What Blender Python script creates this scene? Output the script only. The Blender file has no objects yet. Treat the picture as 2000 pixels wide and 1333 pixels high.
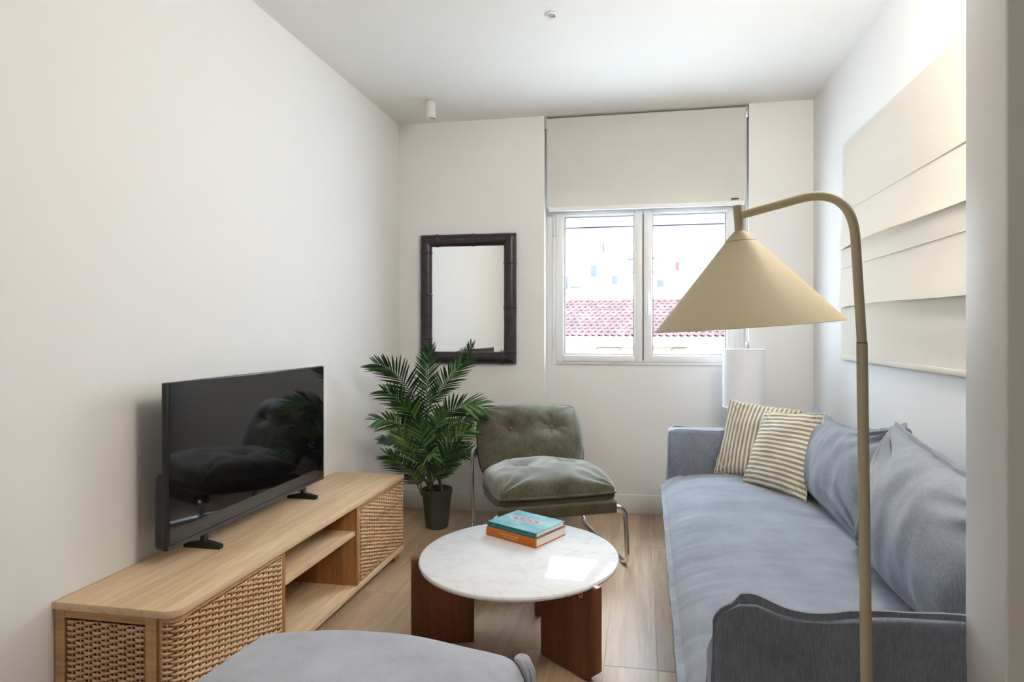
import bpy, bmesh, math, random
from mathutils import Vector, Matrix, noise
random.seed(7)
S = bpy.context.scene
COL = S.collection
PI = math.pi

# ------------------------------------------------------------------ camera
FPX, CX, HY, CAMH = 1150.0, 1059.4, 646.0, 1.2      # focal length and principal point in pixels of 2000 x 1333
TH = math.atan(194.6 / FPX)
SN, CS = math.sin(TH), math.cos(TH)
cam = bpy.data.cameras.new('camera'); camo = bpy.data.objects.new('camera', cam); COL.objects.link(camo)
camo.location = (0, 0, CAMH); camo.rotation_euler = (PI / 2, 0, TH)
cam.sensor_width = 36; cam.lens = FPX / 2000 * 36
cam.shift_x = -(CX - 1000) / 2000; cam.shift_y = -(666.5 - HY) / 2000
cam.clip_start = 0.05; cam.clip_end = 300
S.camera = camo

# ------------------------------------------------------------------ world, sky and lights
w = bpy.data.worlds.new('sky'); S.world = w; w.use_nodes = True
nt = w.node_tree; nt.nodes.clear()
wo = nt.nodes.new('ShaderNodeOutputWorld'); bg = nt.nodes.new('ShaderNodeBackground')
bg.inputs['Color'].default_value = (0.72, 0.86, 1.0, 1); bg.inputs['Strength'].default_value = 9.5
nt.links.new(bg.outputs[0], wo.inputs[0])

def area(name, loc, rot, sx, sy, power, col):
    l = bpy.data.lights.new(name, 'AREA'); l.shape = 'RECTANGLE'; l.size = sx; l.size_y = sy
    l.energy = power; l.color = col
    o = bpy.data.objects.new(name, l); COL.objects.link(o); o.location = loc; o.rotation_euler = rot
    return o
# added area lamp outside, above the view, strengthens daylight through the back window
area('added_window_fill', (0.03, 5.6, 3.9), (math.radians(-52), 0, 0), 3.0, 1.8, 1200, (0.68, 0.84, 1.0))
# added weak fill lamp behind the camera, no window stands there
area('added_rear_fill', (-0.9, -2.2, 1.7), (math.radians(90), 0, math.radians(-8)), 1.6, 1.2, 7, (1.0, 0.97, 0.93))
# ceiling lamp over the near end of the sofa, just out of the frame
for lx, ly, lz, pw in ((0.62, 1.38, 2.28, 29),):
    l = bpy.data.lights.new('sofa_ceiling_lamp', 'POINT'); l.energy = pw; l.shadow_soft_size = .2; l.color = (1.0, .93, .83)
    o = bpy.data.objects.new('sofa_ceiling_lamp', l); COL.objects.link(o); o.location = (lx, ly, lz)

vs = S.view_settings
vs.view_transform = 'Standard'; vs.look = 'None'; vs.gamma = 1; vs.use_curve_mapping = False
vs.exposure = 0.68

# ------------------------------------------------------------------ helpers
def at(px, py, t):
    """point seen at a pixel of the photograph, t metres along the view axis"""
    u = (px - CX) / FPX
    return Vector((t * (-SN + u * CS), t * (CS + u * SN), CAMH + t * (HY - py) / FPX))

def srgb(r, g, b):
    f = lambda c: (c / 12.92 if c <= .04045 else ((c + .055) / 1.055) ** 2.4)
    return (f(r / 255), f(g / 255), f(b / 255), 1)

def sm(bm, ang=40):
    for f in bm.faces: f.smooth = True

def obj(name, bm, m, parent=None, smooth=True, ang=38, kind=None, label=None):
    off = Vector((0, 0, 0))
    if parent is not None:
        off = Vector(parent.get('_o', (0, 0, 0)))
        bmesh.ops.translate(bm, verts=bm.verts, vec=-off)
    me = bpy.data.meshes.new(name)
    bmesh.ops.recalc_face_normals(bm, faces=bm.faces)
    if smooth: sm(bm)
    bm.to_mesh(me); bm.free()
    if smooth: me.set_sharp_from_angle(angle=math.radians(ang))
    me.materials.append(m)
    o = bpy.data.objects.new(name, me); COL.objects.link(o)
    if parent is not None:
        o.parent = parent; o['_o'] = off[:]
    if kind: o['kind'] = kind
    if label: o['label'] = label
    return o

def thing(name, label, cat, loc=(0, 0, 0), group=None):
    o = bpy.data.objects.new(name, None); COL.objects.link(o)
    o.location = loc; o['_o'] = tuple(loc); o['label'] = label; o['category'] = cat
    o.empty_display_size = .1
    if group: o['group'] = group
    return o

def solo(o, label, cat, group=None):
    o['label'] = label; o['category'] = cat
    if group: o['group'] = group
    return o

def box(bm, x0, x1, y0, y1, z0, z1, bev=0.0, seg=2, M=None):
    vs_ = [bm.verts.new((x, y, z)) for z in (z0, z1) for y in (y0, y1) for x in (x0, x1)]
    fs = [(0, 1, 3, 2), (4, 6, 7, 5), (0, 4, 5, 1), (2, 3, 7, 6), (0, 2, 6, 4), (1, 5, 7, 3)]
    faces = [bm.faces.new([vs_[i] for i in f]) for f in fs]
    allv = list(vs_)
    if bev > 0:
        es = list({e for f in faces for e in f.edges})
        r = bmesh.ops.bevel(bm, geom=es, offset=bev, segments=seg, profile=.5, affect='EDGES')
        allv = list({v for f in r['faces'] for v in f.verts} | {v for v in vs_ if v.is_valid})
    if M is not None: bmesh.ops.transform(bm, matrix=M, verts=[v for v in allv if v.is_valid])
    return bm

def prism(bm, poly, a, b, axis='z', bev=0.0, seg=2, M=None):
    """polygon (list of 2-D points) extruded from a to b along an axis"""
    def p3(p, h):
        return {'z': (p[0], p[1], h), 'y': (p[0], h, p[1]), 'x': (h, p[0], p[1])}[axis]
    lo = [bm.verts.new(p3(p, a)) for p in poly]; hi = [bm.verts.new(p3(p, b)) for p in poly]
    n = len(poly); fs = [bm.faces.new(lo), bm.faces.new(hi)]
    for i in range(n): fs.append(bm.faces.new((lo[i], lo[(i + 1) % n], hi[(i + 1) % n], hi[i])))
    bmesh.ops.recalc_face_normals(bm, faces=fs)
    allv = lo + hi
    if bev > 0:
        es = list(set(fs[0].edges) | set(fs[1].edges))
        r = bmesh.ops.bevel(bm, geom=es, offset=bev, segments=seg, profile=.5, affect='EDGES')
        allv = list({v for f in r['faces'] for v in f.verts} | {v for v in allv if v.is_valid})
    if M is not None: bmesh.ops.transform(bm, matrix=M, verts=[v for v in allv if v.is_valid])
    return bm

def rrect(x0, x1, y0, y1, r, n=5):
    out = []
    for cx, cy, a0 in ((x1 - r, y1 - r, 0), (x0 + r, y1 - r, 90), (x0 + r, y0 + r, 180), (x1 - r, y0 + r, 270)):
        for i in range(n + 1):
            a = math.radians(a0 + 90 * i / n); out.append((cx + r * math.cos(a), cy + r * math.sin(a)))
    return out

def fillet(pts, r, n=6, closed=False):
    P = [Vector(p) for p in pts]; N = len(P); out = []
    for i in range(N):
        if not closed and i in (0, N - 1): out.append(P[i]); continue
        a, b, c = P[i - 1], P[i], P[(i + 1) % N]
        d1, d2 = (a - b), (c - b)
        rr = min(r, d1.length * .48, d2.length * .48)
        p, q_ = b + d1.normalized() * rr, b + d2.normalized() * rr
        for k in range(n + 1):
            t = k / n; out.append((1 - t) ** 2 * p + 2 * t * (1 - t) * b + t * t * q_)
    return out

def tube(bm, pts, r, seg=10, closed=False, cap=True, flat=1.0):
    P = [Vector(p) for p in pts]; N = len(P)
    R = r if isinstance(r, (list, tuple)) else [r] * N
    prev = None; rings = []
    for i in range(N):
        if closed: d = P[(i + 1) % N] - P[i - 1]
        else: d = P[min(i + 1, N - 1)] - P[max(i - 1, 0)]
        d.normalize()
        if prev is None:
            up = Vector((0, 0, 1)) if abs(d.z) < .9 else Vector((1, 0, 0))
            s = d.cross(up).normalized()
        else:
            s = prev - d * prev.dot(d)
            s = s.normalized() if s.length > 1e-6 else prev
        prev = s; u = s.cross(d).normalized()
        rings.append([bm.verts.new(P[i] + (s * math.cos(2 * PI * k / seg) + u * math.sin(2 * PI * k / seg) * flat) * R[i]) for k in range(seg)])
    M = N if closed else N - 1
    for i in range(M):
        a, b = rings[i], rings[(i + 1) % N]
        for k in range(seg): bm.faces.new((a[k], a[(k + 1) % seg], b[(k + 1) % seg], b[k]))
    if not closed and cap:
        bm.faces.new(rings[0]); bm.faces.new(rings[-1])
    return bm

def lathe(bm, prof, seg=48, M=None, closed=False):
    rings = []; vall = []
    for (r, z) in prof:
        if r < 1e-6: rg = [bm.verts.new((0, 0, z))]
        else: rg = [bm.verts.new((r * math.cos(2 * PI * k / seg), r * math.sin(2 * PI * k / seg), z)) for k in range(seg)]
        rings.append(rg); vall += rg
    L = len(rings)
    for i in range(L if closed else L - 1):
        a, b = rings[i], rings[(i + 1) % L]
        for k in range(seg):
            k2 = (k + 1) % seg
            if len(a) == 1 and len(b) == 1: continue
            if len(a) == 1: bm.faces.new((a[0], b[k], b[k2]))
            elif len(b) == 1: bm.faces.new((a[k], a[k2], b[0]))
            else: bm.faces.new((a[k], a[k2], b[k2], b[k]))
    if M is not None: bmesh.ops.transform(bm, matrix=M, verts=vall)
    return bm

def T(x, y, z): return Matrix.Translation((x, y, z))
def RZ(a): return Matrix.Rotation(a, 4, 'Z')

def nz(p, s, seed=0.0):
    return noise.noise(Vector((p[0] * s[0] + seed, p[1] * s[1] - seed * 1.7, p[2] * s[2] + seed * .6)))

# ------------------------------------------------------------------ materials
def mat(name, col=(.8, .8, .8, 1), rough=.5, metal=0, spec=.5, coat=0, **kw):
    m = bpy.data.materials.new(name); m.use_nodes = True
    b = m.node_tree.nodes['Principled BSDF']
    b.inputs['Base Color'].default_value = col; b.inputs['Roughness'].default_value = rough
    b.inputs['Metallic'].default_value = metal; b.inputs['Specular IOR Level'].default_value = spec
    b.inputs['Coat Weight'].default_value = coat
    for k, v in kw.items(): b.inputs[k.replace('_', ' ')].default_value = v
    return m

class G:
    """tiny node graph helper"""
    def __init__(s, m): s.m = m; s.t = m.node_tree; s.b = s.t.nodes['Principled BSDF']
    def n(s, typ, ins=None, **at_):
        x = s.t.nodes.new(typ)
        for k, v in at_.items(): setattr(x, k, v)
        for k, v in (ins or {}).items():
            if isinstance(v, bpy.types.NodeSocket): s.t.links.new(v, x.inputs[k])
            else: x.inputs[k].default_value = v
        return x
    def co(s, which='Object', scale=(1, 1, 1), rot=(0, 0, 0)):
        tc = s.n('ShaderNodeTexCoord')
        return s.n('ShaderNodeMapping', {'Vector': tc.outputs[which], 'Scale': scale, 'Rotation': rot}).outputs[0]
    def noise(s, v, scale=5, detail=4, rough=.5, dist=0):
        return s.n('ShaderNodeTexNoise', {'Vector': v, 'Scale': scale, 'Detail': detail, 'Roughness': rough, 'Distortion': dist}).outputs[0]
    def ramp(s, f, stops, interp='LINEAR'):
        r = s.n('ShaderNodeValToRGB', {'Fac': f}); cr = r.color_ramp; cr.interpolation = interp
        while len(cr.elements) < len(stops): cr.elements.new(.5)
        for e, (p, c) in zip(cr.elements, stops): e.position = p; e.color = c if len(c) == 4 else (*c, 1)
        return r.outputs[0]
    def mix(s, f, a, b, mode='MIX'):
        x = s.n('ShaderNodeMix', data_type='RGBA', blend_type=mode)
        for i, v in ((0, f), (6, a), (7, b)):
            if isinstance(v, bpy.types.NodeSocket): s.t.links.new(v, x.inputs[i])
            else: x.inputs[i].default_value = v
        return x.outputs[2]
    def math(s, op, a, b=0.0, c=0.0):
        x = s.n('ShaderNodeMath', operation=op)
        for i, v in enumerate((a, b, c)):
            if isinstance(v, bpy.types.NodeSocket): s.t.links.new(v, x.inputs[i])
            else: x.inputs[i].default_value = v
        return x.outputs[0]
    def set(s, k, v): s.t.links.new(v, s.b.inputs[k])
    def bump(s, h, strength=.3, dist=.002):
        s.set('Normal', s.n('ShaderNodeBump', {'Height': h, 'Strength': strength, 'Distance': dist}).outputs[0])

def paint(name, col, rough=.85):
    m = mat(name, col, rough, spec=.25); g = G(m); v = g.co()
    g.bump(g.noise(v, 140, 3), .06, .001); return m

def wood(name, stops, axis=1, scale=1.0, rough=.45, rings=1.0, rnd=0.0, bump=.15, spec=.4):
    """fine grain running along one object axis"""
    m = mat(name, rough=rough, spec=spec); g = G(m)
    sc = [9, 9, 9]; sc[axis] = .55
    tc = g.n('ShaderNodeTexCoord').outputs['Object']
    if rnd:
        oi = g.n('ShaderNodeObjectInfo').outputs['Random']
        off = g.n('ShaderNodeCombineXYZ', {'X': g.math('MULTIPLY', oi, 13.0), 'Y': g.math('MULTIPLY', oi, 37.0), 'Z': g.math('MULTIPLY', oi, 7.0)}).outputs[0]
        tc = g.n('ShaderNodeVectorMath', {0: tc, 1: off}, operation='ADD').outputs[0]
    v = g.n('ShaderNodeMapping', {'Vector': tc, 'Scale': [k * scale for k in sc]}).outputs[0]
    warp = g.noise(v, .5, 2)
    big = g.noise(v, 1.1 * rings, 4, .6, .8)
    fine = g.noise(g.n('ShaderNodeMapping', {'Vector': v, 'Scale': (1, 1, 1)}).outputs[0], 9, 5, .65, .3)
    f = g.math('ADD', g.math('MULTIPLY', big, .62), g.math('MULTIPLY', fine, .38))
    c = g.ramp(f, stops)
    if rnd:
        c = g.mix(g.math('MULTIPLY', g.math('SUBTRACT', oi, .5), rnd), c, (.30, .24, .18, 1))
        hs = g.n('ShaderNodeHueSaturation', {'Color': c, 'Value': g.math('ADD', 1 - rnd * .28, g.math('MULTIPLY', oi, rnd * .5))}); c = hs.outputs[0]
    g.set('Base Color', c); g.bump(fine, bump, .0008)
    return m

def fabric(name, c1, c2, rough=.95, weave=900, sheen=.3, blot=6, bump=.35, axis_streak=None):
    m = mat(name, rough=rough, spec=.15); g = G(m); v = g.co()
    n1 = g.noise(v, blot, 4, .6)
    sv = g.co(scale=(1, 1, .12) if axis_streak is None else axis_streak)
    n2 = g.noise(sv, weave * .45, 2, .7)
    n3 = g.noise(v, weave, 2, .6)
    f = g.math('ADD', g.math('MULTIPLY', n1, .45), g.math('MULTIPLY', n2, .55))
    g.set('Base Color', g.ramp(f, [(.36, c1), (.64, c2)]))
    g.bump(g.math('ADD', g.math('MULTIPLY', n3, .5), n2), bump, .0015)
    m.node_tree.nodes['Principled BSDF'].inputs['Sheen Weight'].default_value = sheen
    m.node_tree.nodes['Principled BSDF'].inputs['Sheen Roughness'].default_value = .5
    return m

M = {}
M['wall'] = paint('white_wall_paint', (.80, .79, .775, 1))
M['ceil'] = paint('white_ceiling_paint', (.85, .825, .78, 1))
M['jamb'] = paint('white_lacquer', (.74, .73, .72, 1), .45)
M['base'] = paint('baseboard_paint', (.76, .75, .73, 1), .5)
M['frame'] = mat('white_window_plastic', (.82, .82, .81, 1), .35)
M['gasket'] = mat('window_gasket', (.05, .055, .08, 1), .6)
M['steel'] = mat('hinge_metal', (.62, .62, .62, 1), .3, .9)
M['chrome'] = mat('chrome', (.82, .82, .83, 1), .07, 1)
M['glass'] = mat('window_glass', (1, 1, 1, 1), 0, Transmission_Weight=1.0, IOR=1.01)
M['mirror'] = mat('mirror_glass', (.93, .94, .93, 1), .015, 1)
M['black'] = mat('black_plastic', (.012, .012, .013, 1), .4)
M['tvrim'] = mat('dark_metal_bezel', (.02, .021, .022, 1), .3, .4)
M['screen'] = mat('tv_screen', (.004, .004, .005, 1), .045, spec=.75)
M['led'] = mat('grey_plastic', (.05, .05, .055, 1), .4)
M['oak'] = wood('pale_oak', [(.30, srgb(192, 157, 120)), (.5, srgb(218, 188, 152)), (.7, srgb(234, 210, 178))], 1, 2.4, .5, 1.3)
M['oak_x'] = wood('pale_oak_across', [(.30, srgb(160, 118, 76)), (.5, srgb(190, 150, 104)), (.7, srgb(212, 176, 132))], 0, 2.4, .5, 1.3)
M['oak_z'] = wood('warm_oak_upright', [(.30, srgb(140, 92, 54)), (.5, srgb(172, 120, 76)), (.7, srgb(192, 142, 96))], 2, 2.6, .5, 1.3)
M['walnut'] = wood('brown_walnut', [(.28, srgb(78, 44, 28)), (.5, srgb(112, 68, 44)), (.72, srgb(138, 88, 60))], 2, 2.0, .33, .8, bump=.08)
M['floor'] = wood('oak_planks', [(.28, srgb(150, 122, 94)), (.5, srgb(180, 152, 122)), (.72, srgb(200, 174, 144))], 1, 1.5, .38, 1.0, rnd=.35, bump=.12)
M['grout'] = mat('pale_joint', srgb(196, 180, 160), .8)
M['rattan'] = wood('rattan_cane', [(.30, srgb(156, 110, 74)), (.45, srgb(206, 168, 128)), (.7, srgb(230, 200, 166))], 1, 1.2, .5, 1.2, bump=.05)
M['shade'] = mat('beige_lacquered_metal', srgb(186, 175, 146), .58, spec=.3)
M['shade_in'] = mat('white_inner_enamel', (.8, .79, .76, 1), .5)
M['slip'] = fabric('grey_linen', srgb(105, 111, 123), srgb(139, 147, 161), blot=7, bump=.4)
M['slip_arm'] = M['slip']
M['ottoman'] = fabric('light_grey_linen', srgb(146, 149, 158), srgb(176, 179, 189), blot=7, bump=.4)
M['velvet'] = fabric('olive_corduroy', srgb(62, 58, 42), srgb(104, 101, 82), blot=11, weave=500, sheen=.7, bump=.5)
M['velvet_dark'] = fabric('olive_canvas', srgb(60, 55, 40), srgb(86, 80, 62), blot=9, weave=500, sheen=.3, bump=.4)
M['piping'] = fabric('dark_olive_piping', srgb(48, 45, 34), srgb(70, 66, 50), sheen=.2)
M['pot'] = mat('dark_green_plastic', srgb(66, 70, 60), .6)
M['soil'] = mat('potting_pebbles', srgb(52, 36, 26), .95)
M['stem'] = mat('palm_stem', srgb(96, 88, 58), .7)
M['brass'] = mat('brass', (.80, .52, .16, 1), .3, 1)
M['paper'] = mat('page_block', (.80, .79, .76, 1), .9)
M['orange'] = mat('orange_cloth_cover', srgb(196, 106, 6), .5)
M['teal'] = mat('dark_teal_cover', srgb(38, 110, 116), .35)
M['ink'] = mat('cream_ink', srgb(240, 214, 170), .6)
M['drum'] = mat('white_drum_fabric', (.80, .80, .82, 1), .9)
M['ceramic'] = mat('white_ceramic', (.75, .74, .72, 1), .3)
M['tag'] = mat('dark_tag', srgb(60, 55, 50), .6)

# plank/page fine lines on paper
g = G(M['paper']); v = g.co(scale=(1, 1, 1)); g.bump(g.n('ShaderNodeTexNoise', {'Vector': g.co(scale=(2, 2, 900)), 'Scale': 1.0}).outputs[0], .5, .001)
# marble
m = mat('white_marble', rough=.06, spec=.18, coat=0); M['marble'] = m; g = G(m); v = g.co()
n1 = g.noise(v, 2.2, 7, .62, 1.4); n2 = g.noise(v, 5.5, 8, .6, .6); n3 = g.noise(g.co(scale=(1, 1.6, 1), rot=(0, 0, .5)), 9, 8, .7, .8)
vein = g.math('ABSOLUTE', g.math('SUBTRACT', n1, .5))
vein2 = g.math('ABSOLUTE', g.math('SUBTRACT', n2, .47))
vm = g.ramp(vein, [(0, (.84, .84, .86)), (.004, (.93, .93, .94)), (.016, (1, 1, 1))])
vm2 = g.ramp(vein2, [(0, (.93, .93, .94)), (.012, (.98, .98, .98)), (.03, (1, 1, 1))])
cloud = g.ramp(n3, [(.3, (.66, .67, .69)), (.55, (.73, .735, .745))])
g.set('Base Color', g.mix(g.math('MULTIPLY', g.ramp(n3, [(.45, (0, 0, 0)), (.6, (1, 1, 1))]), .8), g.mix(1, g.mix(1, cloud, vm, 'MULTIPLY'), vm2, 'MULTIPLY'), (.73, .735, .745, 1)))
# bamboo frame
m = mat('dark_bamboo', rough=.33, spec=.5); M['bamboo'] = m; g = G(m)
n = g.noise(g.co(scale=(3, 3, 3)), 8, 5, .6)
g.set('Base Color', g.ramp(n, [(.3, srgb(30, 25, 28)), (.6, srgb(48, 40, 43)), (.8, srgb(74, 60, 56))]))
# palm leaves
m = mat('palm_leaf', rough=.42, spec=.4); M['leaf'] = m; g = G(m)
geo = g.n('ShaderNodeNewGeometry').outputs['Random Per Island']
oi = g.n('ShaderNodeObjectInfo').outputs['Random']
f = g.math('ADD', g.math('MULTIPLY', geo, .55), g.math('MULTIPLY', oi, .45))
g.set('Base Color', g.ramp(f, [(.1, srgb(24, 46, 36)), (.45, srgb(42, 76, 48)), (.70, srgb(74, 118, 58)), (.92, srgb(136, 166, 88))]))
g.b.inputs['Transmission Weight'].default_value = 0
# striped ticking: one material per stripe direction, uses the pillow's own UV
def stripes(name, ch, n):
    m = fabric(name, srgb(128, 120, 100), srgb(146, 138, 116), blot=4, weave=1200, sheen=.1, bump=.3); g = G(m)
    tc = g.n('ShaderNodeTexCoord').outputs['UV']; sp = g.n('ShaderNodeSeparateXYZ', {'Vector': tc})
    k = g.math('FRACT', g.math('MULTIPLY', sp.outputs[ch], n))
    k = g.ramp(k, [(0, (0, 0, 0)), (.02, (1, 1, 1)), (.50, (1, 1, 1)), (.52, (0, 0, 0))])
    nn = g.noise(g.co(), 8, 3)
    cream = g.ramp(nn, [(.35, srgb(206, 200, 184)), (.65, srgb(224, 219, 205))])
    taupe = g.ramp(nn, [(.35, srgb(138, 130, 112)), (.65, srgb(156, 148, 130))])
    g.set('Base Color', g.mix(k, cream, taupe)); return m
M['stripe_v'] = stripes('striped_cotton_upright', 'X', 17.5)
M['stripe_h'] = stripes('striped_cotton_level', 'Y', 17.5)
# blinds: cloth that lets some daylight through
def cloth_blind(name, col, tr, weave=700):
    m = bpy.data.materials.new(name); m.use_nodes = True; t = m.node_tree; g = G(m)
    g.b.inputs['Base Color'].default_value = col; g.b.inputs['Roughness'].default_value = .9; g.b.inputs['Specular IOR Level'].default_value = .1
    n = g.noise(g.co(scale=(1, 1, .1)), weave, 2); g.bump(n, .25, .001)
    n2 = g.noise(g.co(scale=(1, .25, 2)), 7, 4)
    g.set('Base Color', g.mix(n2, [c * .94 for c in col[:3]] + [1], col))
    tl = g.n('ShaderNodeBsdfTranslucent', {'Color': (col[0], col[1] * .97, col[2] * .9, 1)})
    mx = g.n('ShaderNodeMixShader', {'Fac': tr, 1: g.b.outputs[0], 2: tl.outputs[0]})
    t.links.new(mx.outputs[0], t.nodes['Material Output'].inputs[0]); return m
M['roller'] = cloth_blind('roller_blind_cloth', (.84, .82, .785, 1), .30)
M['roman'] = cloth_blind('linen_blind_cloth', (.84, .785, .69, 1), .2, 500)
# book cover: teal with a pale oval brooch printed on it
m = mat('teal_printed_cover', rough=.25, spec=.5, coat=.3); M['cover'] = m; g = G(m)
tc = g.n('ShaderNodeTexCoord').outputs['UV']; sp = g.n('ShaderNodeSeparateXYZ', {'Vector': tc})
dx_ = g.math('DIVIDE', g.math('SUBTRACT', sp.outputs[0], .47), .36); dy_ = g.math('DIVIDE', g.math('SUBTRACT', sp.outputs[1], .55), .17)
rr = g.math('SQRT', g.math('ADD', g.math('MULTIPLY', dx_, dx_), g.math('MULTIPLY', dy_, dy_)))
nn = g.noise(g.n('ShaderNodeMapping', {'Vector': tc, 'Scale': (1, 1, 1)}).outputs[0], 14, 5, .6)
rr2 = g.math('ADD', rr, g.math('MULTIPLY', g.math('SUBTRACT', nn, .5), .35))
bgc = g.ramp(g.noise(tc, 2.5, 3), [(.3, srgb(84, 156, 172)), (.7, srgb(150, 196, 204))])
ring = g.ramp(rr2, [(.0, srgb(200, 206, 214)), (.3, srgb(128, 130, 150)), (.48, srgb(196, 196, 204)), (.62, srgb(120, 112, 130)), (.78, srgb(206, 178, 172)), (.95, srgb(196, 190, 186))])
mask = g.ramp(rr, [(.93, (1, 1, 1)), (1.0, (0, 0, 0))])
g.set('Base Color', g.mix(mask, bgc, ring))

# ------------------------------------------------------------------ room dimensions
XL, XR, YB, ZC = -1.632, 1.023, 3.789, 2.60
NX0, NX1, YN = -.629, .650, 3.906                 # niche of the window
YF = -2.6                                          # far end of the adjoining room
XE = 3.2                                           # its right side
def struct(name, bm, m, **k):
    o = obj(name, bm, m, **k); o['kind'] = 'structure'; return o

# ceiling, walls
b = bmesh.new(); box(b, XL - .2, XE + .2, YF - .2, YB + .5, ZC, ZC + .2); struct('ceiling', b, M['ceil'], smooth=False)
b = bmesh.new(); box(b, XL - .2, XL, YF - .2, YB + .5, -.1, ZC); struct('wall_left', b, M['wall'], smooth=False)
WX0, WX1, WZ0, WZ1 = -.589, .610, .975, 1.99        # hole of the back window
b = bmesh.new()
box(b, XL, NX0, YB, YB + .4, -.1, ZC); box(b, NX1, XR + .2, YB, YB + .4, -.1, ZC)
box(b, NX0, NX1, YN, YB + .4, -.1, WZ0); box(b, NX0, NX1, YN, YB + .4, WZ1, ZC)
box(b, NX0, WX0, YN, YB + .4, WZ0, WZ1); box(b, WX1, NX1, YN, YB + .4, WZ0, WZ1)
struct('wall_back', b, M['wall'], smooth=False)
RY0, RY1, RZ0, RZ1 = 1.95, 3.12, 1.16, 2.05         # window behind the roman blind
b = bmesh.new()
box(b, XR, XR + .2, 1.1, RY0, -.1, ZC); box(b, XR, XR + .2, RY1, YB, -.1, ZC)
box(b, XR, XR + .2, RY0, RY1, -.1, RZ0); box(b, XR, XR + .2, RY0, RY1, RZ1, ZC)
struct('wall_right', b, M['wall'], smooth=False)
JX, JY0, JY1 = .538, .985, 1.10
b = bmesh.new(); box(b, JX, XE, JY0, JY1, -.1, ZC, .0035, 3); struct('wall_partition', b, M['jamb'], ang=60)
b = bmesh.new(); box(b, XL, XE, YF - .2, YF, -.1, ZC); struct('wall_front', b, M['wall'], smooth=False)
b = bmesh.new(); box(b, XE, XE + .2, YF, JY0, -.1, ZC); struct('wall_side', b, M['wall'], smooth=False)

# floor: each plank a piece of its own
b = bmesh.new(); box(b, XL - .2, XE + .2, YF - .2, YB + .5, -.12, -.0010)
fl = struct('floor', b, M['grout'], smooth=False)
fl['_o'] = (0, 0, 0)
PW, PL = .1905, 1.2
meshes = {}
for i in range(-9, 6):
    x0 = .056 + i * PW; x1 = x0 + PW - .0028
    cx0, cx1 = max(x0, XL), min(x1, XR)
    if cx1 - cx0 < .02: continue
    off = random.Random(i * 7 + 3).random() * PL
    y = -1.2 - off
    while y < YN:
        y0, y1 = max(y, -1.2), min(y + PL - .0022, YN if NX0 < (cx0 + cx1) / 2 < NX1 else YB)
        y += PL
        if y1 - y0 < .03: continue
        key = (round(cx1 - cx0, 3), round(y1 - y0, 3))
        if key not in meshes:
            bb = bmesh.new(); box(bb, 0, key[0], 0, key[1], -.012, 0, .0012, 1)
            me = bpy.data.meshes.new('plank'); bb.to_mesh(me); bb.free(); me.materials.append(M['floor']); meshes[key] = me
        o = bpy.data.objects.new('plank', meshes[key]); COL.objects.link(o); o.parent = fl; o.location = (cx0, y0, 0)

# baseboards
def board(name, x0, x1, y0, y1):
    b = bmesh.new(); box(b, x0, x1, y0, y1, 0.001, .125, .002, 2); struct(name, b, M['base'])
board('baseboard_back', XL, NX0, YB - .012, YB + .001)
board('baseboard_niche', NX0, NX1, YN - .012, YN + .001)
board('trim_1', NX1, XR, YB - .012, YB + .001)
board('baseboard_left', XL - .001, XL + .012, 2.96, YB - .012)
board('baseboard_right', XR - .012, XR + .001, 1.1, YB - .012)

# ------------------------------------------------------------------ back window
def frame_ring(b, x0, x1, z0, z1, wl, wr, wb, wt, y0, y1, bev=.003):
    box(b, x0, x0 + wl, y0, y1, z0, z1, bev); box(b, x1 - wr, x1, y0, y1, z0, z1, bev)
    box(b, x0 + wl, x1 - wr, y0 + .0004, y1, z0, z0 + wb, bev); box(b, x0 + wl, x1 - wr, y0 + .0004, y1, z1 - wt, z1, bev)
b = bmesh.new(); frame_ring(b, WX0, WX1 + .0, WZ0, WZ1, .03, .035, .03, .03, YN - .012, YN + .07)
win = struct('window_1', b, M['frame'])
win['_o'] = (0, 0, 0)
def sash(x0, x1, z0, z1, gx0, gx1, gz0, gz1):
    y0, y1 = YN - .022, YN + .045
    b = bmesh.new(); frame_ring(b, x0, x1, z0, z1, gx0 - x0 - .012, x1 - gx1 - .012, gz0 - z0 - .012, z1 - gz1 - .012, y0, y1, .004)
    s = obj('sash', b, M['frame'], win)
    b = bmesh.new(); frame_ring(b, gx0 - .016, gx1 + .016, gz0 - .016, gz1 + .016, .013, .013, .013, .013, y0 + .010, y1 - .01, .003)
    obj('glazing_bead', b, M['frame'], s)
    b = bmesh.new(); frame_ring(b, gx0 - .004, gx1 + .004, gz0 - .004, gz1 + .004, .0035, .0035, .0035, .0035, y0 + .012, y0 + .03, 0)
    obj('gasket', b, M['gasket'], s, smooth=False)
    b = bmesh.new(); box(b, gx0 - .004, gx1 + .004, y0 + .022, y0 + .026, gz0 - .004, gz1 + .004)
    obj('pane', b, M['glass'], s, smooth=False)
    return s
GZ0, GZ1 = 1.05, 1.955
GZ1 = 1.200 + (646 - 425) / FPX * 3.9
sL = sash(-.565, .003, .995, 1.985, -.505, -.058, 1.048, GZ1)
sR = sash(.0095, .578, .995, 1.985, .072, .522, 1.048, GZ1)
b = bmesh.new(); box(b, .002, .011, YN - .010, YN + .03, .996, 1.984); obj('gap_shade_strip', b, M['gasket'], win, smooth=False)  # dark strip stands in for the shade in the gap between the sashes
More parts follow.
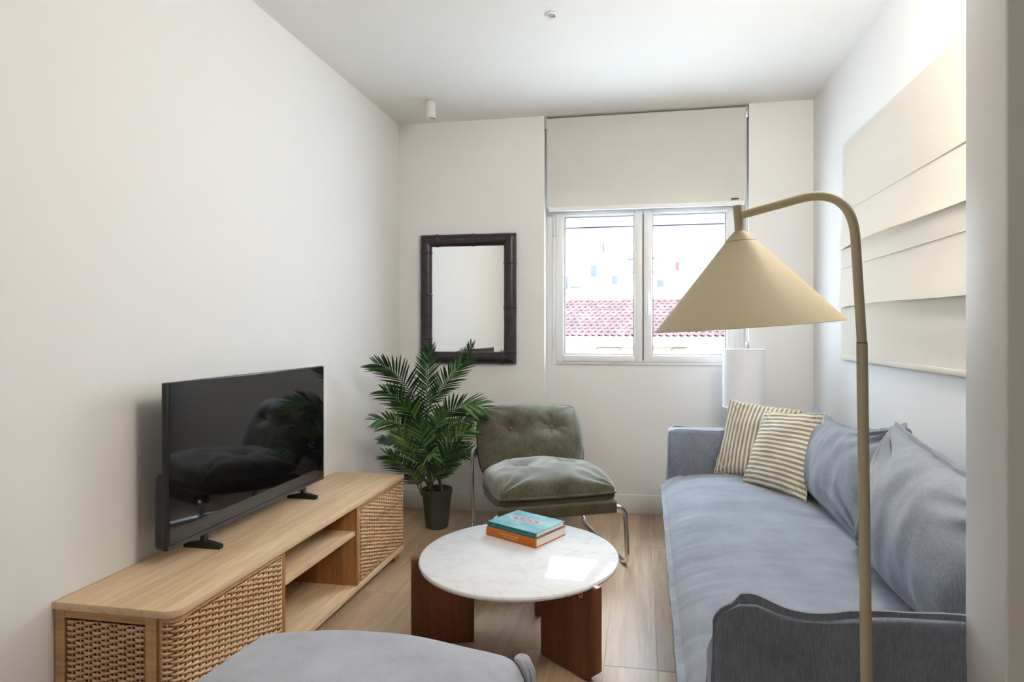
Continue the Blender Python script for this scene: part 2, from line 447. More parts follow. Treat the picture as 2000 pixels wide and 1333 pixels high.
# gap line between the sashes, handle, hinges
b = bmesh.new(); box(b, .022, .046, YN - .030, YN - .021, 1.33, 1.46, .004)
h = obj('handle_plate', b, M['frame'], win)
b = bmesh.new(); tube(b, [(.034, YN - .022, 1.425), (.034, YN - .062, 1.425)], .008, 12)
tube(b, fillet([(.034, YN - .058, 1.440), (.034, YN - .070, 1.40), (.034, YN - .064, 1.30)], .02), [.008] * 9 if False else .008, 12, flat=1.3)
obj('handle', b, M['frame'], h)
for hz in (1.13, 1.87):
    for hx in (WX0 + .012, WX1 - .028):
        b = bmesh.new(); tube(b, [(hx, YN - .02, hz - .04), (hx, YN - .02, hz + .0)], .006, 10); tube(b, [(hx, YN - .02, hz + .003), (hx, YN - .02, hz + .04)], .006, 10)
        obj('hinge', b, M['steel'] if False else M['frame'], win)
# outside shutter box lip seen at the top of the glass
b = bmesh.new(); box(b, -.58, .60, YN + .10, YN + .20, 1.905, 1.99, .004); obj('shutter_lip', b, M['frame'], win)
b = bmesh.new(); box(b, -.58, .60, YN + .102, YN + .198, 1.898, 1.905); obj('shutter_seal', b, M['gasket'], win, smooth=False)
for x in (-.45, .45):
    b = bmesh.new(); lathe(b, [(0, 0), (.009, 0), (.009, .01), (0, .012)], 16, T(x, YN + .1, 1.925) @ Matrix.Rotation(PI / 2, 4, 'X')); obj('screw_cap', b, M['ceramic'], win)

# right window (behind the linen blind)
b = bmesh.new()
box(b, XR + .08, XR + .14, RY0, RY0 + .05, RZ0, RZ1); box(b, XR + .08, XR + .14, RY1 - .05, RY1, RZ0, RZ1)
box(b, XR + .08, XR + .14, RY0 + .05, RY1 - .05, RZ0, RZ0 + .05); box(b, XR + .08, XR + .14, RY0 + .05, RY1 - .05, RZ1 - .05, RZ1)
box(b, XR + .085, XR + .135, (RY0 + RY1) / 2 - .03, (RY0 + RY1) / 2 + .03, RZ0 + .05, RZ1 - .05)
w2 = struct('window_2', b, M['frame'], smooth=False); w2['_o'] = (0, 0, 0)
for a, c in ((RY0 + .05, (RY0 + RY1) / 2 - .03), ((RY0 + RY1) / 2 + .03, RY1 - .05)):
    b = bmesh.new(); box(b, XR + .105, XR + .11, a, c, RZ0 + .05, RZ1 - .05); obj('pane', b, M['glass'], w2, smooth=False)

# ------------------------------------------------------------------ roller blind
rb = thing('roller_blind', 'off-white roller blind half lowered over the back window', 'blind', (.01, 3.82, 2.55))
ZB = 2.0
b = bmesh.new()
n = 24
def sheet(b, pts_a, pts_b, th, nrm):
    pass
yv = 3.802
b = bmesh.new()
xs = [-.612 + (1.246) * i / 30 for i in range(31)]; zs = [ZB + (2.585 - ZB) * j / 16 for j in range(17)]
for side in (0, .0015):
    gr = [[b.verts.new((x, yv + side + .0012 * nz((x, 0, z), (5, 1, 2)), z)) for x in xs] for z in zs]
    for j in range(16):
        for i in range(30): b.faces.new((gr[j][i], gr[j][i + 1], gr[j + 1][i + 1], gr[j + 1][i]))
obj('blind_cloth', b, M['roller'], rb)
b = bmesh.new(); tube(b, [(-.605, 3.83, 2.565), (.625, 3.83, 2.565)], .024, 20); obj('roller_tube', b, M['roller'], rb)
b = bmesh.new(); box(b, -.603, .628, yv - .006, yv + .010, ZB - .022, ZB + .008, .005, 3); obj('bottom_bar', b, M['frame'], rb)
for x0, x1 in ((-.626, -.610), (.632, .646)):
    b = bmesh.new(); box(b, x0, x1, 3.80, 3.86, 2.52, 2.597, .002); tube(b, [((x0 + x1) / 2 - .012, 3.83, 2.565), ((x0 + x1) / 2 + .012, 3.83, 2.565)], .02, 14)
    obj('bracket', b, M['steel'], rb)
for x in (-.618, .640):
    b = bmesh.new(); tube(b, [(x, 3.815, 2.53), (x, 3.815, 1.10 if x > 0 else 2.0)], .0022, 6); tube(b, [(x, 3.835, 2.53), (x, 3.835, 1.10 if x > 0 else 2.0)], .0022, 6)
    obj('pull_chain', b, M['frame'], rb)
b = bmesh.new(); box(b, .632, .648, 3.80, 3.83, 1.08, 1.13, .002); obj('chain_tensioner', b, M['steel'], rb)
b = bmesh.new(); box(b, .545, .590, yv - .008, yv - .002, ZB + .014, ZB + .022, .001); obj('maker_tag', b, M['tag'], rb)

# ------------------------------------------------------------------ roman blind on the right wall
ro = thing('roman_blind', 'cream linen roman blind with soft folds on the right wall', 'blind', (XR - .02, 2.5, 2.15))
RBY0, RBY1 = 1.30, 3.229
segs = [(2.15, 1.80, 0, .0), (1.80, 1.609, .0, .028), (1.609, 1.514, .010, .010), (1.514, 1.315, .010, .032), (1.315, 1.06, .008, .008)]
def panel(z1, z0, d1, d0, y0=RBY0, y1=RBY1, ny=40, nz_=10, seed=0):
    b = bmesh.new(); ft = []; bk = []
    for j in range(nz_ + 1):
        t = j / nz_; z = z1 + (z0 - z1) * t; r1 = []; r2 = []
        for i in range(ny + 1):
            y = y0 + (y1 - y0) * i / ny
            belly = d1 + (d0 - d1) * t ** 1.6
            wv = .006 * nz((0, y, z), (1, 2.2, 9), seed) + .003 * nz((0, y, z), (1, 7, 3), seed)
            ed = min(1, min(y1 - y, .15) / .15)
            zz = z + (.006 * math.sin(y * 4 + seed) * t if d0 > .02 else 0)
            x = XR - .012 - belly * (.65 + .35 * ed) - wv * (.4 + t) * .8
            r1.append(b.verts.new((min(x, XR - .009), y, zz))); r2.append(b.verts.new((min(x, XR - .009) + .003, y, zz)))
        ft.append(r1); bk.append(r2)
    for j in range(nz_):
        for i in range(ny):
            b.faces.new((ft[j][i], ft[j][i + 1], ft[j + 1][i + 1], ft[j + 1][i])); b.faces.new((bk[j][i], bk[j + 1][i], bk[j + 1][i + 1], bk[j][i + 1]))
    for i in range(ny):
        b.faces.new((ft[nz_][i], ft[nz_][i + 1], bk[nz_][i + 1], bk[nz_][i])); b.faces.new((ft[0][i], ft[0][i + 1], bk[0][i + 1], bk[0][i]))
    for j in range(nz_):
        b.faces.new((ft[j][0], ft[j + 1][0], bk[j + 1][0], bk[j][0])); b.faces.new((ft[j][ny], ft[j + 1][ny], bk[j + 1][ny], bk[j][ny]))
    return b
for k, s_ in enumerate(segs):
    obj('blind_fold', panel(*s_, seed=k * 3.1), M['roman'], ro)
b = bmesh.new(); box(b, XR - .0085, XR - .006, RBY0 + .004, RBY1 - .004, 1.062, 2.148); obj('lining', b, M['roman'], ro, smooth=False)
for zz in (1.80, 1.514):
    b = bmesh.new(); tube(b, [(XR - .0135 - (.010 if zz < 1.7 else 0), RBY0, zz), (XR - .0135 - (.010 if zz < 1.7 else 0), RBY1, zz)], .0022, 6); obj('seam', b, M['roman'], ro)
b = bmesh.new(); box(b, XR - .022, XR - .006, RBY0, RBY1 + .001, 1.052, 1.074, .003, 2); obj('bottom_hem', b, M['roman'], ro)

# ------------------------------------------------------------------ ceiling fixtures
c = at(842, 200, 3.586); c.z = ZC
sp_ = thing('ceiling_spotlight', 'white cylindrical surface spotlight on the ceiling near the mirror', 'spotlight', (c.x, c.y, ZC))
b = bmesh.new(); lathe(b, [(0, ZC), (.022, ZC), (.022, ZC - .012), (0, ZC - .012)], 32, T(c.x, c.y, 0)); obj('canopy', b, M['steel'], sp_)
b = bmesh.new(); lathe(b, [(0, ZC - .012), (.029, ZC - .012), (.029, ZC - .108), (.0265, ZC - .108), (.024, ZC - .092), (0, ZC - .092)], 32, T(c.x, c.y, 0)); obj('body', b, M['jamb'], sp_)
b = bmesh.new(); lathe(b, [(0, ZC - .0935), (.016, ZC - .094), (.014, ZC - .099), (0, ZC - .101)], 24, T(c.x, c.y, 0)); obj('bulb', b, M['frame'], sp_)
c = at(1076, 28, 2.605)
dl = thing('smoke_sensor', 'small round white sensor set flush in the ceiling', 'sensor', (c.x, c.y, ZC))
b = bmesh.new(); lathe(b, [(.020, ZC), (.026, ZC - .001), (.026, ZC - .006), (.022, ZC - .009), (.018, ZC - .007), (.018, ZC)], 32, T(c.x, c.y, 0), closed=True); obj('ring', b, M['jamb'], dl)
b = bmesh.new(); lathe(b, [(0, ZC - .003), (.0185, ZC - .002)], 32, T(c.x, c.y, 0)); obj('grille', b, mat('grey_grille', (.45, .43, .40, 1), .6), dl)

# ------------------------------------------------------------------ bamboo mirror
MX0, MX1, MZ0, MZ1 = -1.471, -.813, .978, 1.842
mi = thing('wall_mirror', 'rectangular mirror in a dark brown bamboo frame on the back wall', 'mirror', ((MX0 + MX1) / 2, YB, (MZ0 + MZ1) / 2))
FW = .083
def bamboo(b, x0, x1, nodes, vert):
    """half-round pole drawn along its axis with raised nodes, mitred ends"""
def bam(p0, p1, nodes, inward):
    b = bmesh.new(); p0, p1 = Vector(p0), Vector(p1); L = (p1 - p0).length; d = (p1 - p0).normalized(); inn = Vector(inward); fr = Vector((0, -1, 0))
    ts = sorted(set([i / 40 for i in range(41)] + [k + e for k in nodes for e in (-.02, -.008, -.003, .003, .008, .02)]))
    rows = []
    for t in ts:
        r = 1 + .015 * math.sin(t * 17)
        for k in nodes:
            q = abs(t - k) * L
            if q < .02: r += .05 * (1 - q / .02)
            if q < .006: r += .07
            if .006 <= q < .012: r -= .03
        row = []
        for j in range(13):
            a = PI * j / 12; w_ = FW / 2 * (1 - math.cos(a)); hgt = .042 * math.sin(a) ** .8 * r
            wv = FW / 2 + (w_ - FW / 2) * (1 + (r - 1) * .6)
            # mitre: shorten at the ends
            s = t * L; s = min(max(s, wv), L - wv) if (t < .5 and s < wv) or (t >= .5 and s > L - wv) else s
            row.append(b.verts.new(p0 + d * s + inn * wv + fr * (hgt + .004)))
        rows.append(row)
    for i in range(len(rows) - 1):
        for j in range(12):
            try: b.faces.new((rows[i][j], rows[i][j + 1], rows[i + 1][j + 1], rows[i + 1][j]))
            except ValueError: pass
    bmesh.ops.remove_doubles(b, verts=b.verts, dist=1e-5)
    return b
Y_ = YB - .002
obj('frame_pole', bam((MX0, Y_, MZ1), (MX1, Y_, MZ1), [.18, .56], (0, 0, -1)), M['bamboo'], mi)
obj('frame_pole', bam((MX0, Y_, MZ0), (MX1, Y_, MZ0), [.40, .86], (0, 0, 1)), M['bamboo'], mi)
obj('frame_pole', bam((MX0, Y_, MZ0), (MX0, Y_, MZ1), [.20, .53, .86], (1, 0, 0)), M['bamboo'], mi)
obj('frame_pole', bam((MX1, Y_, MZ0), (MX1, Y_, MZ1), [.09, .43, .77], (-1, 0, 0)), M['bamboo'], mi)
b = bmesh.new(); box(b, MX0 + .06, MX1 - .06, YB - .016, YB - .012, MZ0 + .06, MZ1 - .06); obj('mirror_glass', b, M['mirror'], mi, smooth=False)
b = bmesh.new(); box(b, MX0 + .004, MX1 - .004, YB - .010, YB - .0005, MZ0 + .004, MZ1 - .004); obj('backing', b, M['black'], mi, smooth=False)

# ------------------------------------------------------------------ TV cabinet
CX0, CX1, CY0, CY1, CT = XL + .002, -1.240, 1.398, 2.945, .44
cab = thing('tv_cabinet', 'low pale oak cabinet with woven rattan doors along the left wall', 'cabinet', ((CX0 + CX1) / 2, (CY0 + CY1) / 2, 0))
R_ = .035
def crr(x0, x1, y0, y1, r, n=6):      # rectangle rounded only at the front near corner
    out = [(x0, y0)]
    for i in range(n + 1):
        a = math.radians(270 + 90 * i / n); out.append((x1 - r + r * math.cos(a), y0 + r + r * math.sin(a)))
    out += [(x1, y1), (x0, y1)]; return out
b = bmesh.new(); prism(b, crr(CX0, CX1, CY0, CY1, R_), CT - .022, CT, 'z', .0025, 2); obj('top_board', b, M['oak'], cab)
b = bmesh.new(); prism(b, crr(CX0, CX1, CY0 + .003, CY1 - .002, R_), .045, .069, 'z', .0025, 2); obj('bottom_board', b, M['oak'], cab)
D1, D2 = 1.893, 2.438
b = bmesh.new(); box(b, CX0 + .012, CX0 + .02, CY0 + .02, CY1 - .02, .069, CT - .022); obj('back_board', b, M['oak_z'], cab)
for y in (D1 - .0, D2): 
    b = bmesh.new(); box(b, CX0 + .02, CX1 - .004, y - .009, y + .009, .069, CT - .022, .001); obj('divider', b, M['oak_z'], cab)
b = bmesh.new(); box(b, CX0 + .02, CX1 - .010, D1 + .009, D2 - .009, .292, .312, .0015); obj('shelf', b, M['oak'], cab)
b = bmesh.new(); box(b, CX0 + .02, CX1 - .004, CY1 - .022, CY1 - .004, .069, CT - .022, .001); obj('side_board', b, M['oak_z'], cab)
# near side: frame with woven panel
b = bmesh.new(); ys = CY0 + .006
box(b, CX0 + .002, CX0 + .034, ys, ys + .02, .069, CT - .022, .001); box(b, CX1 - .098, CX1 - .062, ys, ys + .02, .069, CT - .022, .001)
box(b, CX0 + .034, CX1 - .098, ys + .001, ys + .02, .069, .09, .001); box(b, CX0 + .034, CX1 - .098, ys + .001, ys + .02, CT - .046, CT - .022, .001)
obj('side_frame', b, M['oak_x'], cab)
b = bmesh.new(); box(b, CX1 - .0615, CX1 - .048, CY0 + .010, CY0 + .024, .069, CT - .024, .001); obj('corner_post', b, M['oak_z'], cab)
b = bmesh.new()
for yy in (CY0 + .05, CY1 - .11):
    for x0, x1 in ((CX0 + .02, CX0 + .06), (CX1 - .07, CX1 - .03)):
        pass
def cleg(x, y):
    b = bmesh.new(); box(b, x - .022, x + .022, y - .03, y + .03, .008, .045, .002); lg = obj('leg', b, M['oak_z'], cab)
    b = bmesh.new(); lathe(b, [(0, 0), (.012, 0), (.012, .008), (0, .008)], 16, T(x, y, 0)); obj('foot_pad', b, M['black'], lg)
for y in (CY0 + .09, CY1 - .05):
    for x in (CX0 + .05, CX1 - .04): cleg(x, y)

def weave_panel(path, nrm, z0, z1, pitch, row_h, seed=0):
    """real plain weave: canes run along a horizontal path over and under upright stakes"""
    rnd = random.Random(seed); b = bmesh.new()
    # arc-length table
    P = [Vector((p[0], p[1], 0)) for p in path]; N_ = [Vector((q[0], q[1], 0)).normalized() for q in nrm]
    acc = [0]
    for i in range(1, len(P)): acc.append(acc[-1] + (P[i] - P[i - 1]).length)
    L = acc[-1]
    def ev(s):
        s = max(0, min(L, s))
        for i in range(1, len(P)):
            if s <= acc[i] + 1e-9:
                t = (s - acc[i - 1]) / max(1e-9, acc[i] - acc[i - 1]); return P[i - 1].lerp(P[i], t), N_[i - 1].lerp(N_[i], t).normalized()
        return P[-1], N_[-1]
    ns = max(2, round(L / pitch)); pt = L / ns; nr = round((z1 - z0) / row_h); rh = (z1 - z0) / nr
    amp = .0046
    for r in range(nr):
        zc = z0 + (r + .5) * rh; ph = r % 2; pts = []; rad = []
        K = 6
        for i in range(ns * K + 1):
            s = i / K * pt; p, n_ = ev(s)
            c = math.cos(PI * (s / pt - .5) + PI * ph) 
            c = math.copysign(abs(c) ** .7, c)
            q = p + n_ * (amp * c + .001 * (rnd.random() - .5)); q.z = zc + .0005 * math.sin(s * 30 + r * .7) + .0004 * (rnd.random() - .5)
            pts.append(q); rad.append(rh * .54 * (1 + .12 * (rnd.random() - .5)) * (.80 + .20 * c))
        tube(b, pts, rad, 6)
    bs = bmesh.new()
    for k in range(ns):
        p, n_ = ev((k + .5) * pt); a = p.copy(); a.z = z0; e = p.copy(); e.z = z1
        tube(bs, [a, e], .0030, 6)
    me = bpy.data.meshes.new('x'); bs.to_mesh(me); bs.free(); b.from_mesh(me); bpy.data.meshes.remove(me)
    return b
ZW0, ZW1 = .078, CT - .032
# side panel (faces the camera)
b = weave_panel([(CX0 + .040, ys + .006), (CX1 - .104, ys + .006)], [(0, -1), (0, -1)], ZW0 + .018, ZW1 - .02, .026, .0083, 1)
obj('rattan_panel', b, M['rattan'], cab, kind='stuff', ang=80)
# near door: canes wrap round the corner
def doorpath(r, inset=0):
    path = [(CX1 - .044, CY0 + .007 + inset)]; nr = [(0, -1)]
    for i in range(9):
        a = math.radians(-90 + 90 * i / 8); path.append((CX1 - r - .005 + r * math.cos(a), CY0 + .007 + inset + r + r * math.sin(a))); nr.append((math.cos(a), math.sin(a)))
    path.append((CX1 - .005, D1 - .016)); nr.append((1, 0)); return path, nr
def door(y0, y1, wrap, seed):
    b = bmesh.new(); x = CX1 - .012
    if wrap: prism(b, [(CX1 - .040, y0 + .012), (CX1 - .034, y0 + .008), (CX1 - .022, y0 + .012), (CX1 - .016, y0 + .020), (CX1 - .013, y0 + .036), (CX1 - .013, y1), (CX1 - .026, y1), (CX1 - .026, y0 + .04)], .073, CT - .024, 'z')
    else: box(b, x - .014, x - .002, y0, y1, .073, CT - .026, .001)
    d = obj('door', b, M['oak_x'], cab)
    b = bmesh.new()
    xf = CX1 - .005
    if wrap:
        pth, nr = doorpath(R_ - .002); 
    else:
        pth, nr = [(xf, y0 + .014), (xf, y1 - .008)], [(1, 0), (1, 0)]
    w_ = weave_panel(pth, nr, ZW0 + .006, ZW1 - .006, .026, .0083, seed)
    obj('rattan_panel', w_, M['rattan'], d, kind='stuff', ang=80)
    if wrap:
        for z0_, z1_ in ((.070, .082), (CT - .036, CT - .0225)):
            b = bmesh.new(); prism(b, crr(CX1 - .043, CX1 - .0035, CY0 + .006, CY0 + .06, R_ - .004), z0_, z1_, 'z')
            obj('corner_lipping', b, M['oak_x'], d)
        b = bmesh.new()
    # slim oak lipping round the weave
    x = CX1 - .003
    s0 = y0 + (R_ + .012 if wrap else .002)
    for a in ((x - .010, x, y1 - .007, y1, .073, CT - .026),) + (() if wrap else ((x - .010, x, y0, y0 + .008, .073, CT - .026),)) + ((x - .010, x - .001, s0, y1 - .007, .073, .081), (x - .010, x - .001, s0, y1 - .007, CT - .034, CT - .026)):
        box(b, *a, .001)
    if wrap: box(b, CX1 - .050, CX1 - .042, CY0 + .005, CY0 + .018, .073, CT - .026, .001)
    obj('lipping', b, M['oak_x'], d)
door(CY0 + .008, D1 - .010, True, 2)
door(D2 + .012, CY1 - .004, False, 3)
b = bmesh.new(); box(b, CX1 - .012, CX1 - .002, D2 - .010, D2 + .010, .069, CT - .022, .001); obj('stile', b, M['oak_z'], cab)

# ------------------------------------------------------------------ television
TX = -1.500; TY0, TY1, TZ0, TZ1 = 1.660, 2.603, .490, 1.031
tv = thing('television', 'flat black television standing on the oak cabinet', 'television', (TX, (TY0 + TY1) / 2, CT))
b = bmesh.new(); box(b, TX - .022, TX - .001, TY0, TY1, TZ0, TZ1, .003); obj('bezel', b, M['tvrim'], tv)
b = bmesh.new(); box(b, TX - .002, TX + .0004, TY0 + .009, TY1 - .004, TZ0 + .016, TZ1 - .004); obj('screen', b, M['screen'], tv, smooth=False)
b = bmesh.new(); box(b, TX - .0015, TX + .0006, TY0 + .002, TY1 - .002, TZ0 + .001, TZ0 + .013, .0003); obj('chin_strip', b, M['led'], tv)
b = bmesh.new(); prism(b, rrect(TY0 + .006, TY1 - .05, TZ0 - .004, TZ0 + .24, .02), TX - .055, TX - .020, 'x', .006, 3); obj('rear_housing', b, M['black'], tv)
b = bmesh.new(); box(b, TX - .012, TX - .001, 2.40, 2.43, TZ0 - .006, TZ0 + .001, .001); obj('ir_sensor', b, M['black'], tv)
for yc in (1.835, 2.446):
    b = bmesh.new()
    prism(b, [(TX - .085, CT), (TX + .055, CT), (TX + .055, CT + .014), (TX - .004, CT + .026), (TX - .004, TZ0 + .004), (TX - .018, TZ0 + .004), (TX - .020, CT + .026), (TX - .085, CT + .012)], yc - .011, yc + .011, 'y', .001, 1)
    obj('foot', b, M['black'], tv)

# ------------------------------------------------------------------ potted palm
PX, PY = -1.235, 3.44
pl = thing('potted_palm', 'green areca palm in a dark olive plastic pot beside the cabinet', 'plant', (PX, PY, 0))
b = bmesh.new(); lathe(b, [(0, .004), (.062, .0), (.068, .006), (.089, .205), (.093, .212), (.093, .235), (.088, .236), (.085, .215), (.082, .19), (0, .19)], 40, T(PX, PY, 0)); obj('pot', b, M['pot'], pl)
b = bmesh.new(); rn = random.Random(5)
lathe(b, [(0, .205), (.084, .205), (.084, .195), (0, .195)], 24, T(PX, PY, 0))
for k in range(90):
    a, r = rn.random() * 2 * PI, .076 * math.sqrt(rn.random()); s = .006 + .005 * rn.random()
    bmesh.ops.create_icosphere(b, subdivisions=1, radius=s, matrix=T(PX + r * math.cos(a), PY + r * math.sin(a), .208 + .004 * rn.random()))
obj('pebbles', b, M['soil'], pl, kind='stuff')
def bez(p, n):
    out = []; P = [Vector(x) for x in p]
    for i in range(n + 1):
        t = i / n; Q = P[:]
        while len(Q) > 1: Q = [Q[k].lerp(Q[k + 1], t) for k in range(len(Q) - 1)]
        out.append(Q[0])
    return out
def frond(pts, ll, seed, droop=.25, nleaf=23, start=.24):
    """rachis through pts; leaflets leave both sides"""
    rn = random.Random(seed); b = bmesh.new(); C = bez(pts, 40); L = sum((C[i + 1] - C[i]).length for i in range(40))
    tube(b, C, [.0042 * (1 - .8 * i / 40) for i in range(41)], 5)
    view = (Vector((0, 0, CAMH)) - C[20]).normalized()
    for s in (-1, 1):
        for k in range(nleaf):
            t = start + (1 - start) * (k + .5 * (s > 0)) / nleaf; i = min(39, int(t * 40)); p = C[i].lerp(C[i + 1], t * 40 - i)
            d = (C[i + 1] - C[i]).normalized()
            up = Vector((0, 0, 1)) - d * d.z; up = up.normalized() if up.length > .1 else Vector((0, -1, 0))
            side = d.cross(up).normalized() * s
            # blade lies between the horizontal and the viewing plane
            flat = (d.cross(view)).normalized(); flat = flat if flat.dot(side) > 0 else -flat
            side = (side * .55 + flat * .65).normalized()
            tt = (t - start) / (1 - start)
            ln = ll * (.35 + .75 * math.sin(PI * min(1, .12 + tt * .80))) * (1 + .16 * (rn.random() - .5))
            ang = math.radians(58 - 34 * tt + 10 * (rn.random() - .5))
            dr = (d * math.cos(ang) + side * math.sin(ang) + up * .12 * (rn.random())).normalized()
            nrm = dr.cross(d).normalized(); wd = (.0050 + .0020 * rn.random()) * (1 if tt < .85 else .7)
            wv = dr.cross(nrm).normalized()
            prev = None
            for j, (f, w2_) in enumerate(((0, .35), (.18, .95), (.5, 1), (.8, .62), (1, .04))):
                q = p + dr * ln * f + Vector((0, 0, -1)) * droop * ln * f * f
                a_, c_, e_ = b.verts.new(q + wv * wd * w2_), b.verts.new(q - nrm * wd * .35 * w2_), b.verts.new(q - wv * wd * w2_)
                if prev: b.faces.new((prev[0], a_, c_, prev[1])); b.faces.new((prev[1], c_, e_, prev[2]))
                prev = (a_, c_, e_)
    for v_ in b.verts:
        if v_.co.x < XL + .012: v_.co.x = XL + .012 + .004 * rn.random()
        if v_.co.y > YB - .02: v_.co.y = YB - .02
    me_o = obj('frond', b, M['leaf'], pl, ang=50); return me_o
def zp(x, y, t):      # point of the enlarged plant view -> scene
    return at(680 + x / 3.173, 640 + y / 3.173, t)
fr_list = [
 # (points (x,y,depth)...), leaflet length, droop
 ([(462, 700, 3.50), (440, 430, 3.46), (330, 250, 3.34), (160, 225, 3.22)], .150, .10),
 ([(478, 700, 3.55), (495, 480, 3.58), (480, 260, 3.55), (505, 120, 3.50)], .105, .10),
 ([(478, 560, 3.50), (520, 430, 3.50), (620, 300, 3.44), (755, 180, 3.38)], .125, .12),
 ([(460, 760, 3.48), (440, 560, 3.42), (330, 420, 3.30), (215, 390, 3.20)], .140, .15),
 ([(455, 760, 3.50), (420, 640, 3.42), (300, 560, 3.30), (175, 575, 3.20)], .130, .18),
 ([(450, 830, 3.60), (400, 730, 3.64), (300, 690, 3.56), (195, 705, 3.50)], .070, .05),
 ([(500, 760, 3.50), (520, 560, 3.46), (650, 440, 3.40), (850, 500, 3.34)], .150, .15),
 ([(500, 800, 3.48), (540, 640, 3.50), (680, 560, 3.52), (850, 552, 3.50)], .085, .08),
 ([(515, 880, 3.46), (560, 760, 3.42), (660, 660, 3.36), (770, 630, 3.32)], .130, .15),
 ([(510, 900, 3.55), (580, 800, 3.60), (700, 760, 3.60), (845, 775, 3.58)], .085, .05),
 ([(455, 1040, 3.46), (430, 960, 3.40), (350, 830, 3.30), (240, 790, 3.24)], .125, .12),
 ([(460, 1040, 3.42), (440, 900, 3.30), (400, 730, 3.22), (310, 650, 3.18)], .120, .12),
 ([(515, 1030, 3.44), (520, 920, 3.34), (590, 790, 3.28), (690, 720, 3.24)], .130, .12),
 ([(470, 900, 3.42), (470, 800, 3.30), (500, 760, 3.15), (520, 800, 3.02)], .110, .25),
 ([(490, 960, 3.40), (500, 850, 3.30), (470, 700, 3.20), (430, 600, 3.15)], .120, .15),
 ([(480, 860, 3.50), (500, 700, 3.42), (540, 600, 3.38), (590, 520, 3.36)], .110, .15),
 ([(465, 800, 3.48), (455, 640, 3.40), (400, 500, 3.30), (330, 470, 3.26)], .120, .15),
 ([(505, 1000, 3.50), (540, 900, 3.55), (620, 860, 3.56), (680, 790, 3.54)], .100, .12),
]
for k, (pp, ll, dr) in enumerate(fr_list):
    frond([zp(*p) for p in pp], ll, k + 11, dr)
for a_, c_ in (((452, 1082, 3.40), (462, 560, 3.50)), ((518, 1082, 3.43), (490, 700, 3.50)), ((462, 1080, 3.42), (440, 900, 3.46)), ((508, 1080, 3.44), (530, 820, 3.48))):
    b = bmesh.new(); P0, P1 = zp(*a_), zp(*c_); P0 = Vector((PX + (a_[0] - 485) * .0010, PY + (a_[2] - 3.42) * .8, .20)); Pm = P0.lerp(P1, .5) + Vector((.012, 0, 0))
    C = bez([P0, Pm, P1], 24); tube(b, C, [.011 * (1 - .6 * i / 24) * (1.12 if i % 4 == 0 else 1) for i in range(25)], 9); obj('stem', b, M['stem'], pl)

# ------------------------------------------------------------------ round marble coffee table
TCX, TCY, TR, TTOP = -.470, 2.243, .385, .335
tb = thing('coffee_table', 'round white marble coffee table on three dark walnut plank legs', 'table', (TCX, TCY, 0))
b = bmesh.new(); lathe(b, [(0, TTOP - .020), (TR - .008, TTOP - .020), (TR - .002, TTOP - .016), (TR, TTOP - .009), (TR - .003, TTOP - .003), (TR - .010, TTOP), (0, TTOP)], 96, T(TCX, TCY, 0)); obj('tabletop', b, M['marble'], tb)
for ai, (r0, r1) in ((194, (.175, .415)), (-37, (.135, .410)), (79, (.20, .405))):
    b = bmesh.new(); ch = .045
    poly = [(r0, 0), (r1 - .048, 0), (r1, .040), (r1, TTOP - .006), (TR + .002, TTOP - .006), (TR + .002, TTOP - .021), (r0, TTOP - .021)]
    prism(b, poly, -.017, .017, 'y', .007, 3, T(TCX, TCY, 0) @ RZ(math.radians(ai)))
    lg = obj('leg', b, M['walnut'], tb)
    if ai == -37:
        b = bmesh.new(); tube(b, fillet([(.335, -.019, .30), (.335, -.021, .288), (.342, -.021, .278), (.349, -.021, .288), (.349, -.019, .30)], .005, 4), .0024, 8)
        bmesh.ops.transform(b, matrix=T(TCX, TCY, 0) @ RZ(math.radians(ai)), verts=b.verts); obj('bolt', b, M['brass'], lg, label='small brass bolt')

# ------------------------------------------------------------------ books
FV, RV = Vector((-SN, CS, 0)), Vector((CS, SN, 0))
def campt(lat, dep, z): p = RV * lat + FV * dep; p.z = z; return p
c0 = campt(-.0272, 2.335, 0); ex = (campt(-.2326, 2.490, 0) - c0).normalized(); ey = (campt(.0943, 2.488, 0) - c0).normalized()
def book(name, label, z0, th, L, W, mcov, mspine, shift, mtop=None):
    t = thing(name, label, 'book', (c0.x, c0.y, z0))
    Mx = Matrix(((ex.x, ey.x, 0, c0.x), (ex.y, ey.y, 0, c0.y), (0, 0, 1, z0), (0, 0, 0, 1))) @ T(shift[0], shift[1], 0)
    tc_ = .003
    b = bmesh.new(); box(b, 0, L, 0, W, 0, tc_, .0008, 1, Mx); obj('back_cover', b, mcov, t)
    b = bmesh.new(); box(b, 0, L, 0, W, th - tc_, th, .0008, 1, Mx)
    o = obj('front_cover', b, mtop or mcov, t)
    uv = o.data.uv_layers.new(name='UVMap'); off = Vector(o['_o'])
    inv = Mx.inverted()
    for lp in o.data.loops:
        q = inv @ (o.data.vertices[lp.vertex_index].co + off); uv.data[lp.index].uv = (q.x / L, 1 - q.y / W) if False else (1 - q.x / L, q.y / W)
    b = bmesh.new(); n_ = 6
    poly = [(.006, .0006)] + [(-.0022 * math.sin(PI * i / n_), .0006 + (th - .0012) * i / n_) for i in range(n_ + 1)] + [(.006, th - .0006)]
    prism(b, poly, 0, L, 'x', 0, 1, Mx); obj('spine', b, mspine, t)
    b = bmesh.new(); box(b, .004, L - .004, .006, W - .005, tc_, th - tc_, 0, 1, Mx); obj('page_block', b, M['paper'], t, smooth=False)
    return t, Mx
t1, Mx1 = book('orange_book', 'thick orange hardback, lower of the two books on the marble table', TTOP, .037, .262, .203, M['orange'], M['orange'], (-.002, -.002))
